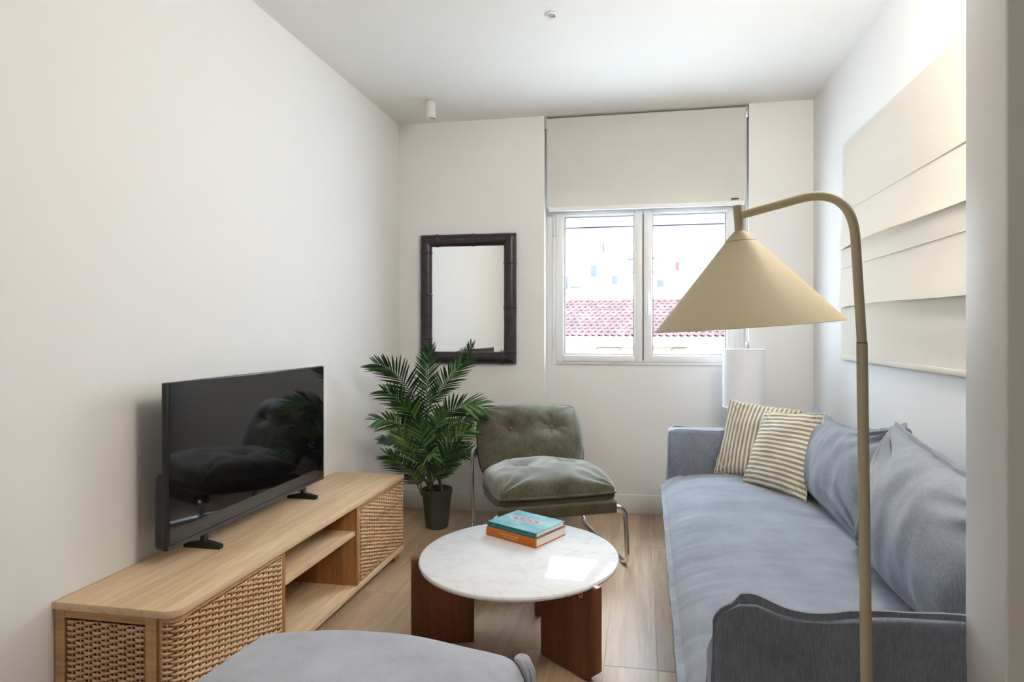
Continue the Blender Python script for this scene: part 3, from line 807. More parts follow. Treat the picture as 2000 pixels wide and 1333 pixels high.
t2, Mx2 = book('teal_book', 'teal hardback with an oval picture, lying on the orange book', TTOP + .037, .022, .257, .195, M['teal'], M['teal'], (.001, .002), M['cover'])
def text_on(parent, txt, size, L, x, z, Mx, m, name='lettering', xs=1.0):
    cu = bpy.data.curves.new('t', 'FONT'); cu.body = txt; cu.size = size; cu.extrude = .0001; cu.align_x = 'CENTER'; cu.align_y = 'CENTER'
    o = bpy.data.objects.new('t', cu); COL.objects.link(o); dg = bpy.context.evaluated_depsgraph_get(); dg.update()
    me = bpy.data.meshes.new_from_object(o.evaluated_get(dg)); bpy.data.objects.remove(o); bpy.data.curves.remove(cu)
    b = bmesh.new(); b.from_mesh(me); bpy.data.meshes.remove(me)
    # letters stand on the spine (plane facing -y of the book), reading from its far end to its near corner
    R = Matrix(((-1, 0, 0, x), (0, 0, -1, -.0026), (0, 1, 0, z), (0, 0, 0, 1))) @ Matrix.Diagonal((xs, 1, 1, 1))
    R = Matrix(((-1, 0, 0, x), (0, 0, 1, -.0024), (0, 1, 0, z), (0, 0, 0, 1))) @ Matrix.Diagonal((xs, 1, 1, 1))
    bmesh.ops.transform(b, matrix=Mx @ R, verts=b.verts)
    obj(name, b, m, parent, smooth=False)
text_on(t1, "ATIRRENTICOLOSSALE", .0095, .262, .135, .0235, Mx1, M['ink'])
text_on(t1, "ALCUNAE OPERE DI ARTISTI", .0062, .262, .130, .0135, Mx1, M['ink'])
text_on(t2, "ARTE", .006, .262, .225, .010, Mx2, M['ink'])

# ------------------------------------------------------------------ pillows
def softgrid(corners, thf, thb, name=None, n=56, pf=.5, pb=.5, cr=.0, pin=.05, sag=0, wr=.004, wseed=0, dimples=(), wsc=(14, 14, 14), corner_w=.008, flange=0.0, uv=True, creases=None, edgew=.0, cmin=.0):
    """cushion between 4 corners BL, BR, TR, TL; front bulge thf, back bulge thb. cr>0 rounds the corners, pin pulls edges in"""
    BL, BR, TR, TL = [Vector(c) for c in corners]
    nrm = ((BR - BL).cross(TL - BL)).normalized()
    c_ = (BL + BR + TR + TL) / 4
    b = bmesh.new(); uvl = b.loops.layers.uv.new('UVMap')
    ex_, ey_ = (BR - BL + TR - TL) / 4, (TL - BL + TR - BR) / 4
    def base(u, v):
        uu = u * (1 - cr * v ** 4) * (1 - pin * (1 - v * v)); vv = v * (1 - cr * u ** 4) * (1 - pin * (1 - u * u))
        s, t = (uu + 1) / 2, (vv + 1) / 2
        p = BL.lerp(BR, s).lerp(TL.lerp(TR, s), t)
        if sag: p = p + Vector((0, 0, -sag * (1 - u * u) * max(0, v) ** 2))
        if edgew: 
            e = max(abs(u), abs(v)) ** 8
            p = p + (ex_ * nz(p, (22, 22, 22), wseed) * (abs(u) ** 6) + ey_ * nz(p, (22, 22, 22), wseed + 5) * (abs(v) ** 6)) * edgew * e
            p = p + nrm * nz(p, (16, 16, 16), wseed + 9) * edgew * .12 * e
        return p
    def prof(u, v, pw):
        a = max(0, 1 - u * u) * max(0, 1 - v * v); return max(a, 0) ** pw
    def disp(p, u, v, env):
        d = wr * nz(p, wsc, wseed) * env + wr * .5 * nz(p, [k * 2.3 for k in wsc], wseed + 3) * env
        if corner_w:
            for (a, c) in ((-1, -1), (1, -1), (1, 1), (-1, 1)):
                du, dv = u - a, v - c; r = math.hypot(du, dv)
                if r < .95:
                    th = math.atan2(abs(dv), abs(du)); d -= corner_w * (1 - r / .95) ** 1.5 * (.5 + .5 * math.sin(th * 13 + a + c * 2 + wseed)) * min(1, r * 4) * env ** .3
        for (du0, dv0, dep, rad) in dimples:
            du, dv = u - du0, v - dv0; r = math.hypot(du, dv)
            d -= dep * math.exp(-(r / rad) ** 1.25) 
            th = math.atan2(dv, du)
            d -= dep * .10 * math.exp(-(r / (rad * 2.2)) ** 2) * (.5 + .5 * math.sin(th * 7 + wseed)) * min(1, r / rad)
        return d
    us = [math.sin(PI / 2 * (2 * i / n - 1)) * .55 + (2 * i / n - 1) * .45 for i in range(n + 1)]
    def grid(sign, th, pw):
        rows = []
        for v in us:
            row = []
            for u in us:
                p = base(u, v); e = prof(u, v, pw)
                q = p + nrm * sign * max(0.0, th * e + (disp(p, u, v, min(1, e * 1.5)) if sign > 0 else .3 * disp(p, u, v, min(1, e * 1.5)))) if e > 0 else p
                row.append(q)
            rows.append(row)
        return rows
    F, Bk = grid(1, thf, pf), grid(-1, thb, pb)
    V1 = [[b.verts.new(p) for p in r] for r in F]
    V2 = [[V1[j][i] if i in (0, n) or j in (0, n) else b.verts.new(Bk[j][i]) for i in range(n + 1)] for j in range(n + 1)]
    for V_ in (V1, V2):
        for j in range(n):
            for i in range(n):
                f = b.faces.new((V_[j][i], V_[j][i + 1], V_[j + 1][i + 1], V_[j + 1][i]) if V_ is V1 else (V_[j][i], V_[j + 1][i], V_[j + 1][i + 1], V_[j][i + 1]))
                idx = ((i, j), (i + 1, j), (i + 1, j + 1), (i, j + 1)) if V_ is V1 else ((i, j), (i, j + 1), (i + 1, j + 1), (i + 1, j))
                for lp, (a, c) in zip(f.loops, idx): lp[uvl].uv = ((us[a] + 1) / 2, (us[c] + 1) / 2)
    edge = [F[0][i] for i in range(n)] + [F[j][n] for j in range(n)] + [F[n][i] for i in range(n, 0, -1)] + [F[j][0] for j in range(n, 0, -1)]
    return b, edge, nrm

def flange_strip(edge, center, nrm, wdt, th=.0016, wob=.0, seed=0):
    """flat sewn edge standing out from a cushion"""
    b = bmesh.new(); rows = []; N = len(edge)
    for i, p in enumerate(edge):
        d = (edge[(i + 1) % N] - edge[i - 1]).normalized(); o = d.cross(nrm).normalized()
        if o.dot(p - center) < 0: o = -o
        w_ = wdt * (1 + .25 * nz(p, (30, 30, 30), seed)); q = p + o * w_ + nrm * wob * nz(p, (24, 24, 24), seed)
        pin_ = p - o * .003
        rows.append([b.verts.new(x) for x in (pin_ + nrm * th, q + nrm * th, q - nrm * th, pin_ - nrm * th)])
    for i in range(N):
        a, c = rows[i], rows[(i + 1) % N]
        for k in range(4): b.faces.new((a[k], a[(k + 1) % 4], c[(k + 1) % 4], c[k]))
    return b

def pillow(name, label, corners, m, seed, edge_m=None, th=.062):
    cs = [campt(*c) for c in corners]
    t = thing(name, label, 'pillow', tuple(sum(cs, Vector()) / 4), 'striped pillows on the grey sofa')
    b, edge, nrm = softgrid(cs, th, th, pin=.045, pf=.42, pb=.42, wr=.008, wseed=seed, corner_w=.012, edgew=.03, wsc=(11, 11, 11), n=64)
    obj('cover', b, m, t)
    b = bmesh.new(); N = len(edge)
    P = []
    for i, p in enumerate(edge): P.append(p + nrm * .0016 * math.sin(i * 1.7))
    tube(b, P, [.0035 * (1 + .35 * math.sin(i * 2.1)) for i in range(N)], 6, closed=True); obj('seam', b, m, t)
# upright stripes, leaning on the far arm; level stripes in front
pillow('striped_pillow', 'taupe and cream pillow with upright stripes, leaning behind the other', [(.875, 3.00, .475), (1.155, 2.76, .475), (1.265, 2.86, .81), (.985, 3.09, .835)], M['stripe_v'], 2.3)
pillow('striped_pillow', 'taupe and cream pillow with level stripes, in front of the other', [(.950, 2.80, .475), (1.125, 2.520, .462), (1.262, 2.63, .83), (1.10, 2.90, .80)], M['stripe_h'], 7.9)

# ------------------------------------------------------------------ sofa
so = thing('sofa', 'long grey linen slipcovered sofa along the right wall', 'sofa', (.55, 2.2, 0))
SY0, SY1 = 1.10, 3.29
def softbox(x0, x1, y0, y1, z0, z1, r, n=(14, 20, 14), amp=.004, sc=(8, 8, 8), seed=0, bulge=0.0, fn=None):
    """box with rounded edges of radius r, gently uneven"""
    b = bmesh.new(); ax = []
    for lo, hi, k in ((x0, x1, n[0]), (y0, y1, n[1]), (z0, z1, n[2])):
        a = [lo, lo + r * .3, lo + r * .65] + [lo + r + (hi - lo - 2 * r) * i / k for i in range(k + 1)] + [hi - r * .65, hi - r * .3, hi]
        ax.append(a)
    vm = {}
    def V(i, j, k):
        if (i, j, k) in vm: return vm[(i, j, k)]
        p = Vector((ax[0][i], ax[1][j], ax[2][k]))
        q = Vector((min(max(p.x, x0 + r), x1 - r), min(max(p.y, y0 + r), y1 - r), min(max(p.z, z0 + r), z1 - r)))
        d = p - q
        if d.length > 1e-9: dn = d.normalized(); p = q + dn * r
        else: dn = Vector((0, 0, 1))
        u, v, w_ = [(2 * (p[a] - l) / (h - l) - 1) for a, (l, h) in enumerate(((x0, x1), (y0, y1), (z0, z1)))]
        bl = bulge * ((1 - u * u) * abs(dn.z) * (1 - v * v) + (1 - v * v) * abs(dn.x) * (1 - w_ * w_) + (1 - u * u) * abs(dn.y) * (1 - w_ * w_))
        p = p + dn * (amp * nz(p, sc, seed) + bl)
        if fn: p = fn(p, dn, u, v, w_)
        vm[(i, j, k)] = b.verts.new(p); return vm[(i, j, k)]
    A, B_, C_ = len(ax[0]) - 1, len(ax[1]) - 1, len(ax[2]) - 1
    for i in range(A):
        for j in range(B_):
            b.faces.new((V(i, j, 0), V(i, j + 1, 0), V(i + 1, j + 1, 0), V(i + 1, j, 0))); b.faces.new((V(i, j, C_), V(i + 1, j, C_), V(i + 1, j + 1, C_), V(i, j + 1, C_)))
    for i in range(A):
        for k in range(C_):
            b.faces.new((V(i, 0, k), V(i + 1, 0, k), V(i + 1, 0, k + 1), V(i, 0, k + 1))); b.faces.new((V(i, B_, k), V(i, B_, k + 1), V(i + 1, B_, k + 1), V(i + 1, B_, k)))
    for j in range(B_):
        for k in range(C_):
            b.faces.new((V(0, j, k), V(0, j, k + 1), V(0, j + 1, k + 1), V(0, j + 1, k))); b.faces.new((V(A, j, k), V(A, j + 1, k), V(A, j + 1, k + 1), V(A, j, k + 1)))
    return b
# base block hidden in the cover
b = softbox(.155, .96, SY0 + .10, SY1 - .10, .02, .40, .02, seed=1); obj('base', b, M['slip'], so)
# seat: swept profile with long horizontal wrinkles
prof = [(.93, .400), (.90, .440), (.80, .458), (.72, .468), (.60, .478), (.48, .482), (.36, .479), (.26, .468), (.20, .455), (.155, .438), (.125, .420), (.112, .402)]
def catmull(P, k):
    out = []
    for i in range(len(P) - 1):
        a, b_, c, d = P[max(i - 1, 0)], P[i], P[i + 1], P[min(i + 2, len(P) - 1)]
        for j in range(k):
            t = j / k; out.append(tuple(.5 * ((2 * b_[m_]) + (-a[m_] + c[m_]) * t + (2 * a[m_] - 5 * b_[m_] + 4 * c[m_] - d[m_]) * t * t + (-a[m_] + 3 * b_[m_] - 3 * c[m_] + d[m_]) * t ** 3) for m_ in (0, 1)))
    out.append(P[-1]); return out
pr = catmull(prof, 5); NYS = 150; ya, yb = SY0 + .115, SY1 - .115
def seat_pt(s, t):
    x, z = pr[s]; y = ya + (yb - ya) * t
    e = min(1, min(t, 1 - t) * 14)
    x2 = x if x > .3 else x - .018 * (1 - t) * ((.3 - x) / .2)
    p = Vector((x2, y, z))
    p.z += -.035 * (1 - e) ** 2 * (1 if x > .2 else .5)
    if s > 3:
        wv = (.0038 * nz(p, (2.2, 11, 1), 3.3) + .0022 * nz(p, (5, 30, 1), 8.1)) * (.35 + 1.1 * abs(nz(p, (2.5, 2.5, 1), 6.6))) * 1.4 + .008 * nz(p, (1.7, 2.2, 1), 1.1)
        fz = max(0, 1 - abs(x - .18) / .12); wv += .004 * fz * nz(p, (3, 45, 1), 4.4)
        p.z += wv
    return p
b = bmesh.new(); gr = [[b.verts.new(seat_pt(s, t / NYS)) for s in range(len(pr))] for t in range(NYS + 1)]
for t in range(NYS):
    for s in range(len(pr) - 1): b.faces.new((gr[t][s], gr[t][s + 1], gr[t + 1][s + 1], gr[t + 1][s]))
for t in (0, NYS):
    low = [b.verts.new((v.co.x, v.co.y, .34)) for v in gr[t]]
    for s in range(len(pr) - 1): b.faces.new((gr[t][s], gr[t][s + 1], low[s + 1], low[s]))
obj('seat_cushion', b, M['slip'], so, ang=60)
fe = [seat_pt(len(pr) - 1, t / NYS) for t in range(NYS + 1)]
# flange along the front edge of the seat
b = bmesh.new(); rows = []
for i, p in enumerate(fe):
    wv = .004 * nz(p, (1, 30, 1), 2.2); q = p + Vector((-.017 - .003 * nz(p, (1, 12, 1), 6), 0, -.002 + wv))
    rows.append([b.verts.new(x) for x in (p + Vector((.004, 0, .003)), q + Vector((0, 0, .002)), q - Vector((0, 0, .002)), p + Vector((.004, 0, -.004)))])
for i in range(NYS):
    for k in range(4): b.faces.new((rows[i][k], rows[i][(k + 1) % 4], rows[i + 1][(k + 1) % 4], rows[i + 1][k]))
obj('seam_flange', b, M['slip'], so)
# skirt with hanging folds
b = bmesh.new(); NZ_ = 26; rows = []
for t in range(NYS + 1):
    p = fe[t]; row = []
    for k in range(NZ_ + 1):
        d = k / NZ_; z = (p.z - .004) * (1 - d) + .008 * d; y = p.y
        x = p.x + .004 + .010 * d + .010 * d * nz((0, y, z), (1, 7, .6), 5.5) + .004 * nz((0, y, z), (1, 18, 3), 2.5)
        row.append(b.verts.new((x, y, z)))
    rows.append(row)
for t in range(NYS):
    for k in range(NZ_): b.faces.new((rows[t][k], rows[t][k + 1], rows[t + 1][k + 1], rows[t + 1][k]))
obj('skirt', b, M['slip'], so, ang=70)
# arms
def lift(x):
    return .018 * math.exp(-((x - .188) / .042) ** 2) - .005 * math.exp(-((x - .31) / .06) ** 2) + .045 * max(0, x - .3)
def near_fn(p, dn, u, v, w_):
    if p.z > .25:
        k = (p.y - SY0) / .115 * min(1, (p.z - .25) / .42)
        if dn.z > .3: p.z += lift(p.x) * (1 - .6 * k) - .105 * k
        else: p.z -= .105 * k
        q = .050 - (p.x - .128)
        if q > 0: p.z = min(p.z, .701 + lift(p.x) * (1 - .6 * k) - .105 * k - .050 + math.sqrt(max(0, .0025 - min(q, .05) ** 2)))
    return p
ARN = (.128, .955, SY0, SY0 + .115, .01, .700)
ARF = (.140, .955, SY1 - .115, SY1, .01, .672)
def arm(A, seed, fn=None, peak=0, slope=0):
    b = softbox(*A, .014, n=(26, 4, 22), amp=.005, sc=(7, 7, 7), seed=seed, bulge=.012, fn=fn)
    a = obj('arm', b, M['slip_arm'], so)
    for yy, s in ((A[2] + .010, -1), (A[3] - .010, 1)):
        pts = []
        x0, x1, z1 = A[0] + .006, A[1], A[5] - (.105 if fn and s > 0 else 0)
        for i in range(28): pts.append(Vector((x0 - .004 + .002 * math.sin(i * .6 + seed), yy, .02 + (z1 - .06) * i / 27)))
        for i in range(1, 6):
            q = math.radians(180 - 90 * i / 6); pts.append(Vector((x0 + .04 + .044 * math.cos(q), yy, z1 - .040 + .043 * math.sin(q))))
        for i in range(60):
            x = x0 + .045 + (x1 - x0 - .045) * i / 59
            pts.append(Vector((x, yy + .003 * math.sin(x * 23 + seed), z1 + .001 + ((lift(x) * (.4 if s > 0 else 1)) if fn else 0) + .003 * nz((x, 0, 0), (12, 1, 1), seed))))
        b = bmesh.new(); rr_ = []
        N = len(pts)
        for i, p in enumerate(pts):
            d = (pts[min(i + 1, N - 1)] - pts[max(i - 1, 0)]).normalized(); o = Vector((0, 1, 0)).cross(d).normalized()
            if o.dot(p - Vector((.6, yy, .3))) < 0: o = -o
            wv = .0025 * nz(p, (20, 20, 20), seed + 2)
            rr_.append([b.verts.new(x) for x in (p - o * .018 + Vector((0, .0035, 0)), p + o * .005 + Vector((0, .0028 + wv, 0)), p + o * .005 + Vector((0, -.0028 + wv, 0)), p - o * .018 + Vector((0, -.0035, 0)))])
        for i in range(N - 1):
            for k in range(4): b.faces.new((rr_[i][k], rr_[i][(k + 1) % 4], rr_[i + 1][(k + 1) % 4], rr_[i + 1][k]))
        obj('arm_piping', b, M['slip_arm'], a)
arm(ARN, 4.2, near_fn, .018, .04); arm(ARF, 9.1)
# back frame
b = softbox(.86, .995, SY0 + .02, SY1 - .02, .01, .70, .03, n=(4, 50, 18), amp=.006, seed=6, bulge=.006); obj('back_frame', b, M['slip'], so)
# two big loose back cushions (part of the sofa cover set)
def back_cushion(cs, thf, thb, seed, sag):
    b, edge, nrm = softgrid(cs, thf, thb, pf=.40, pb=.22, pin=.03, sag=sag, wr=.014, wseed=seed, wsc=(7, 7, 3.5), corner_w=.050, edgew=.02, n=76)
    o = obj('back_cushion', b, M['slip'], so, ang=75)
    cc = sum((Vector(c) for c in cs), Vector()) / 4
    obj('seam_flange', flange_strip(edge, cc, nrm, .012, .0018, .006, seed), M['slip'], o)
back_cushion([(.735, 3.14, .485), (.735, 2.12, .475), (.850, 2.10, .885), (.855, 3.14, .815)], .085, .10, 3.7, .055)
back_cushion([(.715, 2.13, .475), (.700, 1.22, .475), (.775, 1.22, .84), (.800, 2.055, .895)], .115, .11, 11.2, .02)

# ------------------------------------------------------------------ side table and lamp behind the far arm
LX, LY = .585, 3.585
st = thing('side_table', 'small round white side table hidden behind the sofa arm', 'table', (LX, LY, 0))
b = bmesh.new(); lathe(b, [(0, .43), (.145, .43), (.15, .435), (.15, .447), (.145, .45), (0, .45)], 40, T(LX, LY, 0)); obj('tabletop', b, M['jamb'], st)
b = bmesh.new(); lathe(b, [(0, 0), (.11, 0), (.11, .008), (.02, .014), (.014, .03), (.014, .43), (0, .43)], 32, T(LX, LY, 0)); obj('pedestal', b, M['jamb'], st)
tl = thing('table_lamp', 'table lamp with a white drum shade behind the far sofa arm', 'lamp', (LX, LY, .45))
b = bmesh.new(); lathe(b, [(0, .45), (.06, .45), (.065, .46), (.07, .52), (.055, .60), (.025, .66), (.012, .70), (.010, .95), (0, .95)], 32, T(LX, LY, 0)); obj('lamp_base', b, M['ceramic'], tl)
ZS0, ZS1, RS = .752, 1.093, .1185
b = bmesh.new(); lathe(b, [(RS, ZS0), (RS, ZS1), (RS - .002, ZS1 + .001), (RS - .003, ZS1), (RS - .003, ZS0)], 64, T(LX, LY, 0), closed=True); obj('lamp_shade', b, M['drum'], tl)
b = bmesh.new()
for zz in (ZS0 + .004, ZS1 - .004):
    tube(b, [(LX + (RS - .001) * math.cos(a * PI / 24), LY + (RS - .001) * math.sin(a * PI / 24), zz) for a in range(48)], .0028, 6, closed=True)
for a in range(3):
    q = a * 2 * PI / 3 + .4; tube(b, [(LX, LY, .945), (LX + RS * math.cos(q), LY + RS * math.sin(q), ZS1 - .006)], .0015, 6)
obj('shade_ring', b, M['frame'], tl, kind='stuff')

# ------------------------------------------------------------------ arc floor lamp
fl_ = thing('floor_lamp', 'beige metal floor lamp with a curved arm and wide cone shade', 'lamp', (.352, .975, 0))
p_top = campt((1668 - CX) / FPX * .93, .93, CAMH + (646 - 440) / FPX * .93)
p_seam = campt((1683.5 - CX) / FPX * .93, .93, CAMH + (646 - 671) / FPX * .93)
p_bot = campt((1703 - CX) / FPX * .93, .93, 0.02)
j = campt((1446 - CX) / FPX * 1.07, 1.07, CAMH + (646 - 421) / FPX * 1.07)
bend = campt((1664 - CX) / FPX * .93, .93, CAMH + (646 - 360) / FPX * .93)
b = bmesh.new(); tube(b, [p_bot, p_seam], [.0090, .0082], 24); obj('lower_pole', b, M['shade'], fl_)
b = bmesh.new(); path = fillet([p_seam, bend, j], .085, 14); tube(b, path, .0073, 24); obj('curved_arm', b, M['shade'], fl_)
b = bmesh.new(); tube(b, [p_seam - Vector((0, 0, .002)), p_seam + Vector((0, 0, .0015))], .0079, 24); obj('joint_ring', b, M['tag'], fl_)
b = bmesh.new(); lathe(b, [(0, 0), (.098, 0), (.1, .003), (.1, .012), (.095, .016), (.014, .018), (.012, .04), (0, .04)], 48, T(p_bot.x, p_bot.y, 0)); obj('base', b, M['shade'], fl_)
rimc = campt((1458 - CX) / FPX * 1.07, 1.07, CAMH + (646 - 638) / FPX * 1.07)
apx = campt((1441 - CX) / FPX * 1.07, 1.07, CAMH + (646 - 452) / FPX * 1.07)
ax_ = (apx - rimc); ax_ = (ax_ + Vector((0, 0, ax_.length * .25))).normalized(); Hc = (apx - rimc).length
rot = Vector((0, 0, 1)).rotation_difference(ax_).to_matrix().to_4x4()
Ms = T(*rimc) @ rot
RSH = .1635
b = bmesh.new(); z2 = Hc * .885; r2 = .0275
lathe(b, [(RSH, 0), (RSH + .0008, .0006), (r2 + .0008, z2), (r2 - .0008, z2 - .0004), (RSH - .0014, .0002)], 96, Ms, closed=True); obj('lamp_shade', b, M['shade'], fl_, ang=30)
b = bmesh.new(); lathe(b, [(r2 - .002, z2 - .003), (r2 + .0004, z2 + .001), (.016, Hc * .965), (.0085, Hc * 1.0), (0, Hc * 1.0)], 48, Ms); obj('shade_cap', b, M['shade'], fl_)
b = bmesh.new(); lathe(b, [(0, Hc * .99), (.0078, Hc * .99), (.0088, Hc + .046), (.008, Hc + .0468), (0, Hc + .0468)], 32, Ms); obj('neck', b, M['shade'], fl_)
b = bmesh.new(); lathe(b, [(0, Hc * .30), (.018, Hc * .33), (.028, Hc * .45), (.024, Hc * .6), (.014, Hc * .72), (.014, Hc * .9), (0, Hc * .9)], 24, Ms); obj('bulb', b, M['ceramic'], fl_)

# ------------------------------------------------------------------ olive armchair
FC = Vector((-.408, 2.923, 0)); AA = math.radians(24)
cf = Vector((math.sin(AA), -math.cos(AA), 0)); cr_ = Vector((math.cos(AA), math.sin(AA), 0))
def CH(x, f, z): p = FC + cr_ * x + cf * f; p.z = z; return p
ac = thing('lounge_chair', 'olive green tufted lounge chair on a chrome tube frame', 'chair', tuple(CH(0, -.35, 0)))
# chrome tube, one closed loop
W2 = .345
loop = [(-W2, .02, .30), (W2, .02, .30), (W2, .05, .010), (W2, -.66, .010), (W2, -.70, .50), (-W2, -.70, .50), (-W2, -.66, .010), (-W2, .05, .010)]
b = bmesh.new(); tube(b, fillet([CH(*p) for p in loop], .06, 8, closed=True), .0122, 16, closed=True); obj('tube_frame', b, M['chrome'], ac)
# seat shell (sling) and cushion
hw = .315
b, e, nr_ = softgrid([CH(-hw, .01, .365), CH(hw, .01, .365), CH(hw, -.60, .305), CH(-hw, -.60, .305)], .02, .085, pf=.3, pb=.20, pin=.0, cr=.05, wr=.004, wseed=1.5, corner_w=0); obj('seat_shell', b, M['velvet_dark'], ac)
b = bmesh.new(); prism(b, [(-.318, .276), (-.318, .332), (.292, .332), (.292, .276)], -.03, .048, 'y', .010, 3)
bmesh.ops.transform(b, matrix=Matrix(((cr_.x, cf.x, 0, FC.x), (cr_.y, cf.y, 0, FC.y), (0, 0, 1, 0), (0, 0, 0, 1))), verts=b.verts)
obj('front_hem', b, M['velvet_dark'], ac)
b, e, nr_ = softgrid([CH(-hw, .02, .372), CH(hw, .02, .372), CH(hw, -.58, .345), CH(-hw, -.58, .345)], .135, .01, pf=.27, pb=.5, pin=.0, cr=.055, wr=.012, wseed=4.6, corner_w=.022, wsc=(7, 7, 7), dimples=((-.42, .05, .055, .16), (.42, .05, .055, .16)), n=72)
sc_ = obj('seat_cushion', b, M['velvet'], ac, ang=80)
b = bmesh.new(); tube(b, e, .0065, 8, closed=True); obj('piping', b, M['velvet'], sc_)
# back: shell, cushion, piping, buttons
hb = .318
BB = [CH(-hb, -.545, .335), CH(hb, -.545, .335), CH(hb * .99, -.72, .735), CH(-hb * .99, -.72, .735)]
b, e, nr_ = softgrid(BB, .085, .03, pf=.30, pb=.25, pin=-.015, cr=.10, wr=.007, wseed=8.3, corner_w=.010, wsc=(6, 6, 6), dimples=((-.40, .30, .045, .15), (.40, .30, .045, .15)), n=72)
bc = obj('back_cushion', b, M['velvet'], ac, ang=80)
b = bmesh.new(); tube(b, e, .0065, 8, closed=True); obj('piping', b, M['piping'], bc)
cb = sum(BB, Vector()) / 4
for du in (-.40, .40):
    p = BB[0].lerp(BB[1], (du + 1) / 2).lerp(BB[3].lerp(BB[2], (du + 1) / 2), .65) + nr_ * .047
    b = bmesh.new(); bmesh.ops.create_uvsphere(b, u_segments=16, v_segments=10, radius=.0095, matrix=T(*p)); obj('button', b, M['velvet'], bc)

# ------------------------------------------------------------------ ottoman
OX0, OX1, OY0, OY1, OZ = -.975, -.272, .66, 1.385, .440
ot = thing('ottoman', 'light grey linen slipcovered ottoman in the foreground', 'ottoman', ((OX0 + OX1) / 2, (OY0 + OY1) / 2, 0))
def of(p, dn, u, v, w_):
    if dn.z > .2:
        p.z += .022 * (1 - u * u) * (1 - v * v) ** .7 - .022 * (abs(u) ** 4) * (abs(v) ** 4)
        p.z += .003 * nz(p, (4, 9, 1), 2)
    p.y += .03 * (1 - u * u) * (v > .5) * v - .0
    return p
b = softbox(OX0, OX1, OY0, OY1, .06, OZ, .05, n=(30, 30, 10), amp=.008, sc=(5, 5, 4), seed=5, bulge=.012, fn=of); o_ = obj('cushion', b, M['ottoman'], ot)
b = bmesh.new(); pth = rrect(OX0 - .006, OX1 + .006, OY0 - .006, OY1 + .010, .05, 8); N = 0; ring = []
full = []
for i in range(len(pth)):
    a, c = Vector((*pth[i], 0)), Vector((*pth[(i + 1) % len(pth)], 0)); k = max(1, int((c - a).length / .012))
    for q in range(k): full.append(a.lerp(c, q / k))
rows = []
for p in full:
    u = 2 * (p.x - OX0) / (OX1 - OX0) - 1; v = 2 * (p.y - OY0) / (OY1 - OY0) - 1
    py_ = p.y + (.03 * (1 - min(1, u * u)) if v > .5 else 0)
    row = []
    for k in range(13):
        d = k / 12; fold = .008 * d * nz((p.x, py_, d), (14, 14, .5), 3)
        c = Vector(((OX0 + OX1) / 2, (OY0 + OY1) / 2, 0)); o = (Vector((p.x, py_, 0)) - c).normalized()
        row.append(b.verts.new((p.x + o.x * fold, py_ + o.y * fold, (OZ - .07) * (1 - d) + .006)))
    rows.append(row)
for i in range(len(rows)):
    for k in range(12): b.faces.new((rows[i][k], rows[i][k + 1], rows[(i + 1) % len(rows)][k + 1], rows[(i + 1) % len(rows)][k]))
obj('skirt', b, M['ottoman'], ot)
# gathered corner of the cover at the far right
b = bmesh.new(); cn = Vector((OX1 - .022, OY1 - .022, OZ - .020))
for k in range(6):
    q = math.radians(62 - k * 17); o = Vector((math.cos(q), math.sin(q), 0)); ln = .040 + .006 * math.sin(k * 2.3)
    tube(b, bez([cn + o * .0, cn + o * ln * .5 + Vector((0, 0, .006 + .003 * (k % 2))), cn + o * ln + Vector((0, 0, -.012 - .002 * k)), cn + o * (ln - .004) + Vector((0, 0, -.060))], 10), [.006 + .0032 * math.sin(PI * i / 10) for i in range(11)], 8)
obj('gathered_corner', b, M['ottoman'], ot, kind='stuff')

# ------------------------------------------------------------------ outside: tiled roof of the house opposite
m = mat('clay_roof_tile', rough=.8); M['tile'] = m; g = G(m); oi = g.n('ShaderNodeObjectInfo').outputs['Random']
g2 = g.noise(g.co('Object'), 9, 4)
f = g.math('ADD', g.math('MULTIPLY', oi, .75), g.math('MULTIPLY', g2, .25))
g.set('Base Color', g.ramp(f, [(.1, srgb(58, 35, 34)), (.45, srgb(72, 44, 43)), (.75, srgb(80, 54, 54)), (.95, srgb(90, 70, 72))]))
m = mat('clay_roof_tile_field', rough=.8); M['tile2'] = m; g = G(m); oi = g.n('ShaderNodeNewGeometry').outputs['Random Per Island']
g.set('Base Color', g.ramp(oi, [(.1, srgb(58, 35, 34)), (.45, srgb(72, 44, 43)), (.75, srgb(80, 54, 54)), (.95, srgb(90, 70, 72))]))
M['mortar'] = paint('eaves_mortar', srgb(200, 180, 150)); M['stucco'] = paint('cream_stucco', srgb(214, 204, 186)); M['far'] = paint('white_render', (.80, .80, .80, 1))
M['gutter'] = mat('zinc_gutter', srgb(92, 98, 102), .6, 0); M['cable'] = mat('cable', srgb(24, 22, 22), .7); M['brick'] = mat('red_brick', srgb(84, 48, 40), .9)
M['roofbase'] = mat('roof_underlay', srgb(36, 22, 20), .9); M['fardark'] = mat('far_dark_grey', srgb(70, 72, 74), .7); M['soffit'] = mat('eave_soffit', srgb(112, 98, 74), .8); M['farglass'] = mat('far_window_glass', srgb(50, 56, 62), .4)  # fardark: plain dark grey of the far window frames and ledges
DE = 21.0
e0 = at(1104, 656, DE); rz = e0.z            # eave height
th_r = math.radians(26); NR, EXP = 12, .275
ry0 = DE * CS + .3
XC = at(1260, 650, DE).x
ho = thing('tiled_roof_house', 'house across the street with a pinkish clay tiled roof', 'house', (XC, ry0 + 3, -6))
dy, dz = math.cos(th_r) * EXP, math.sin(th_r) * EXP
HL = 7.6
b = bmesh.new(); prism(b, [(ry0 - .02, rz - .1), (ry0 - .02, rz - .03), (ry0 + NR * dy, rz + NR * dz - .03), (ry0 + NR * dy * 2, rz - .1)], XC - HL, XC + HL, 'x'); obj('roof', b, M['roofbase'], ho, smooth=False)
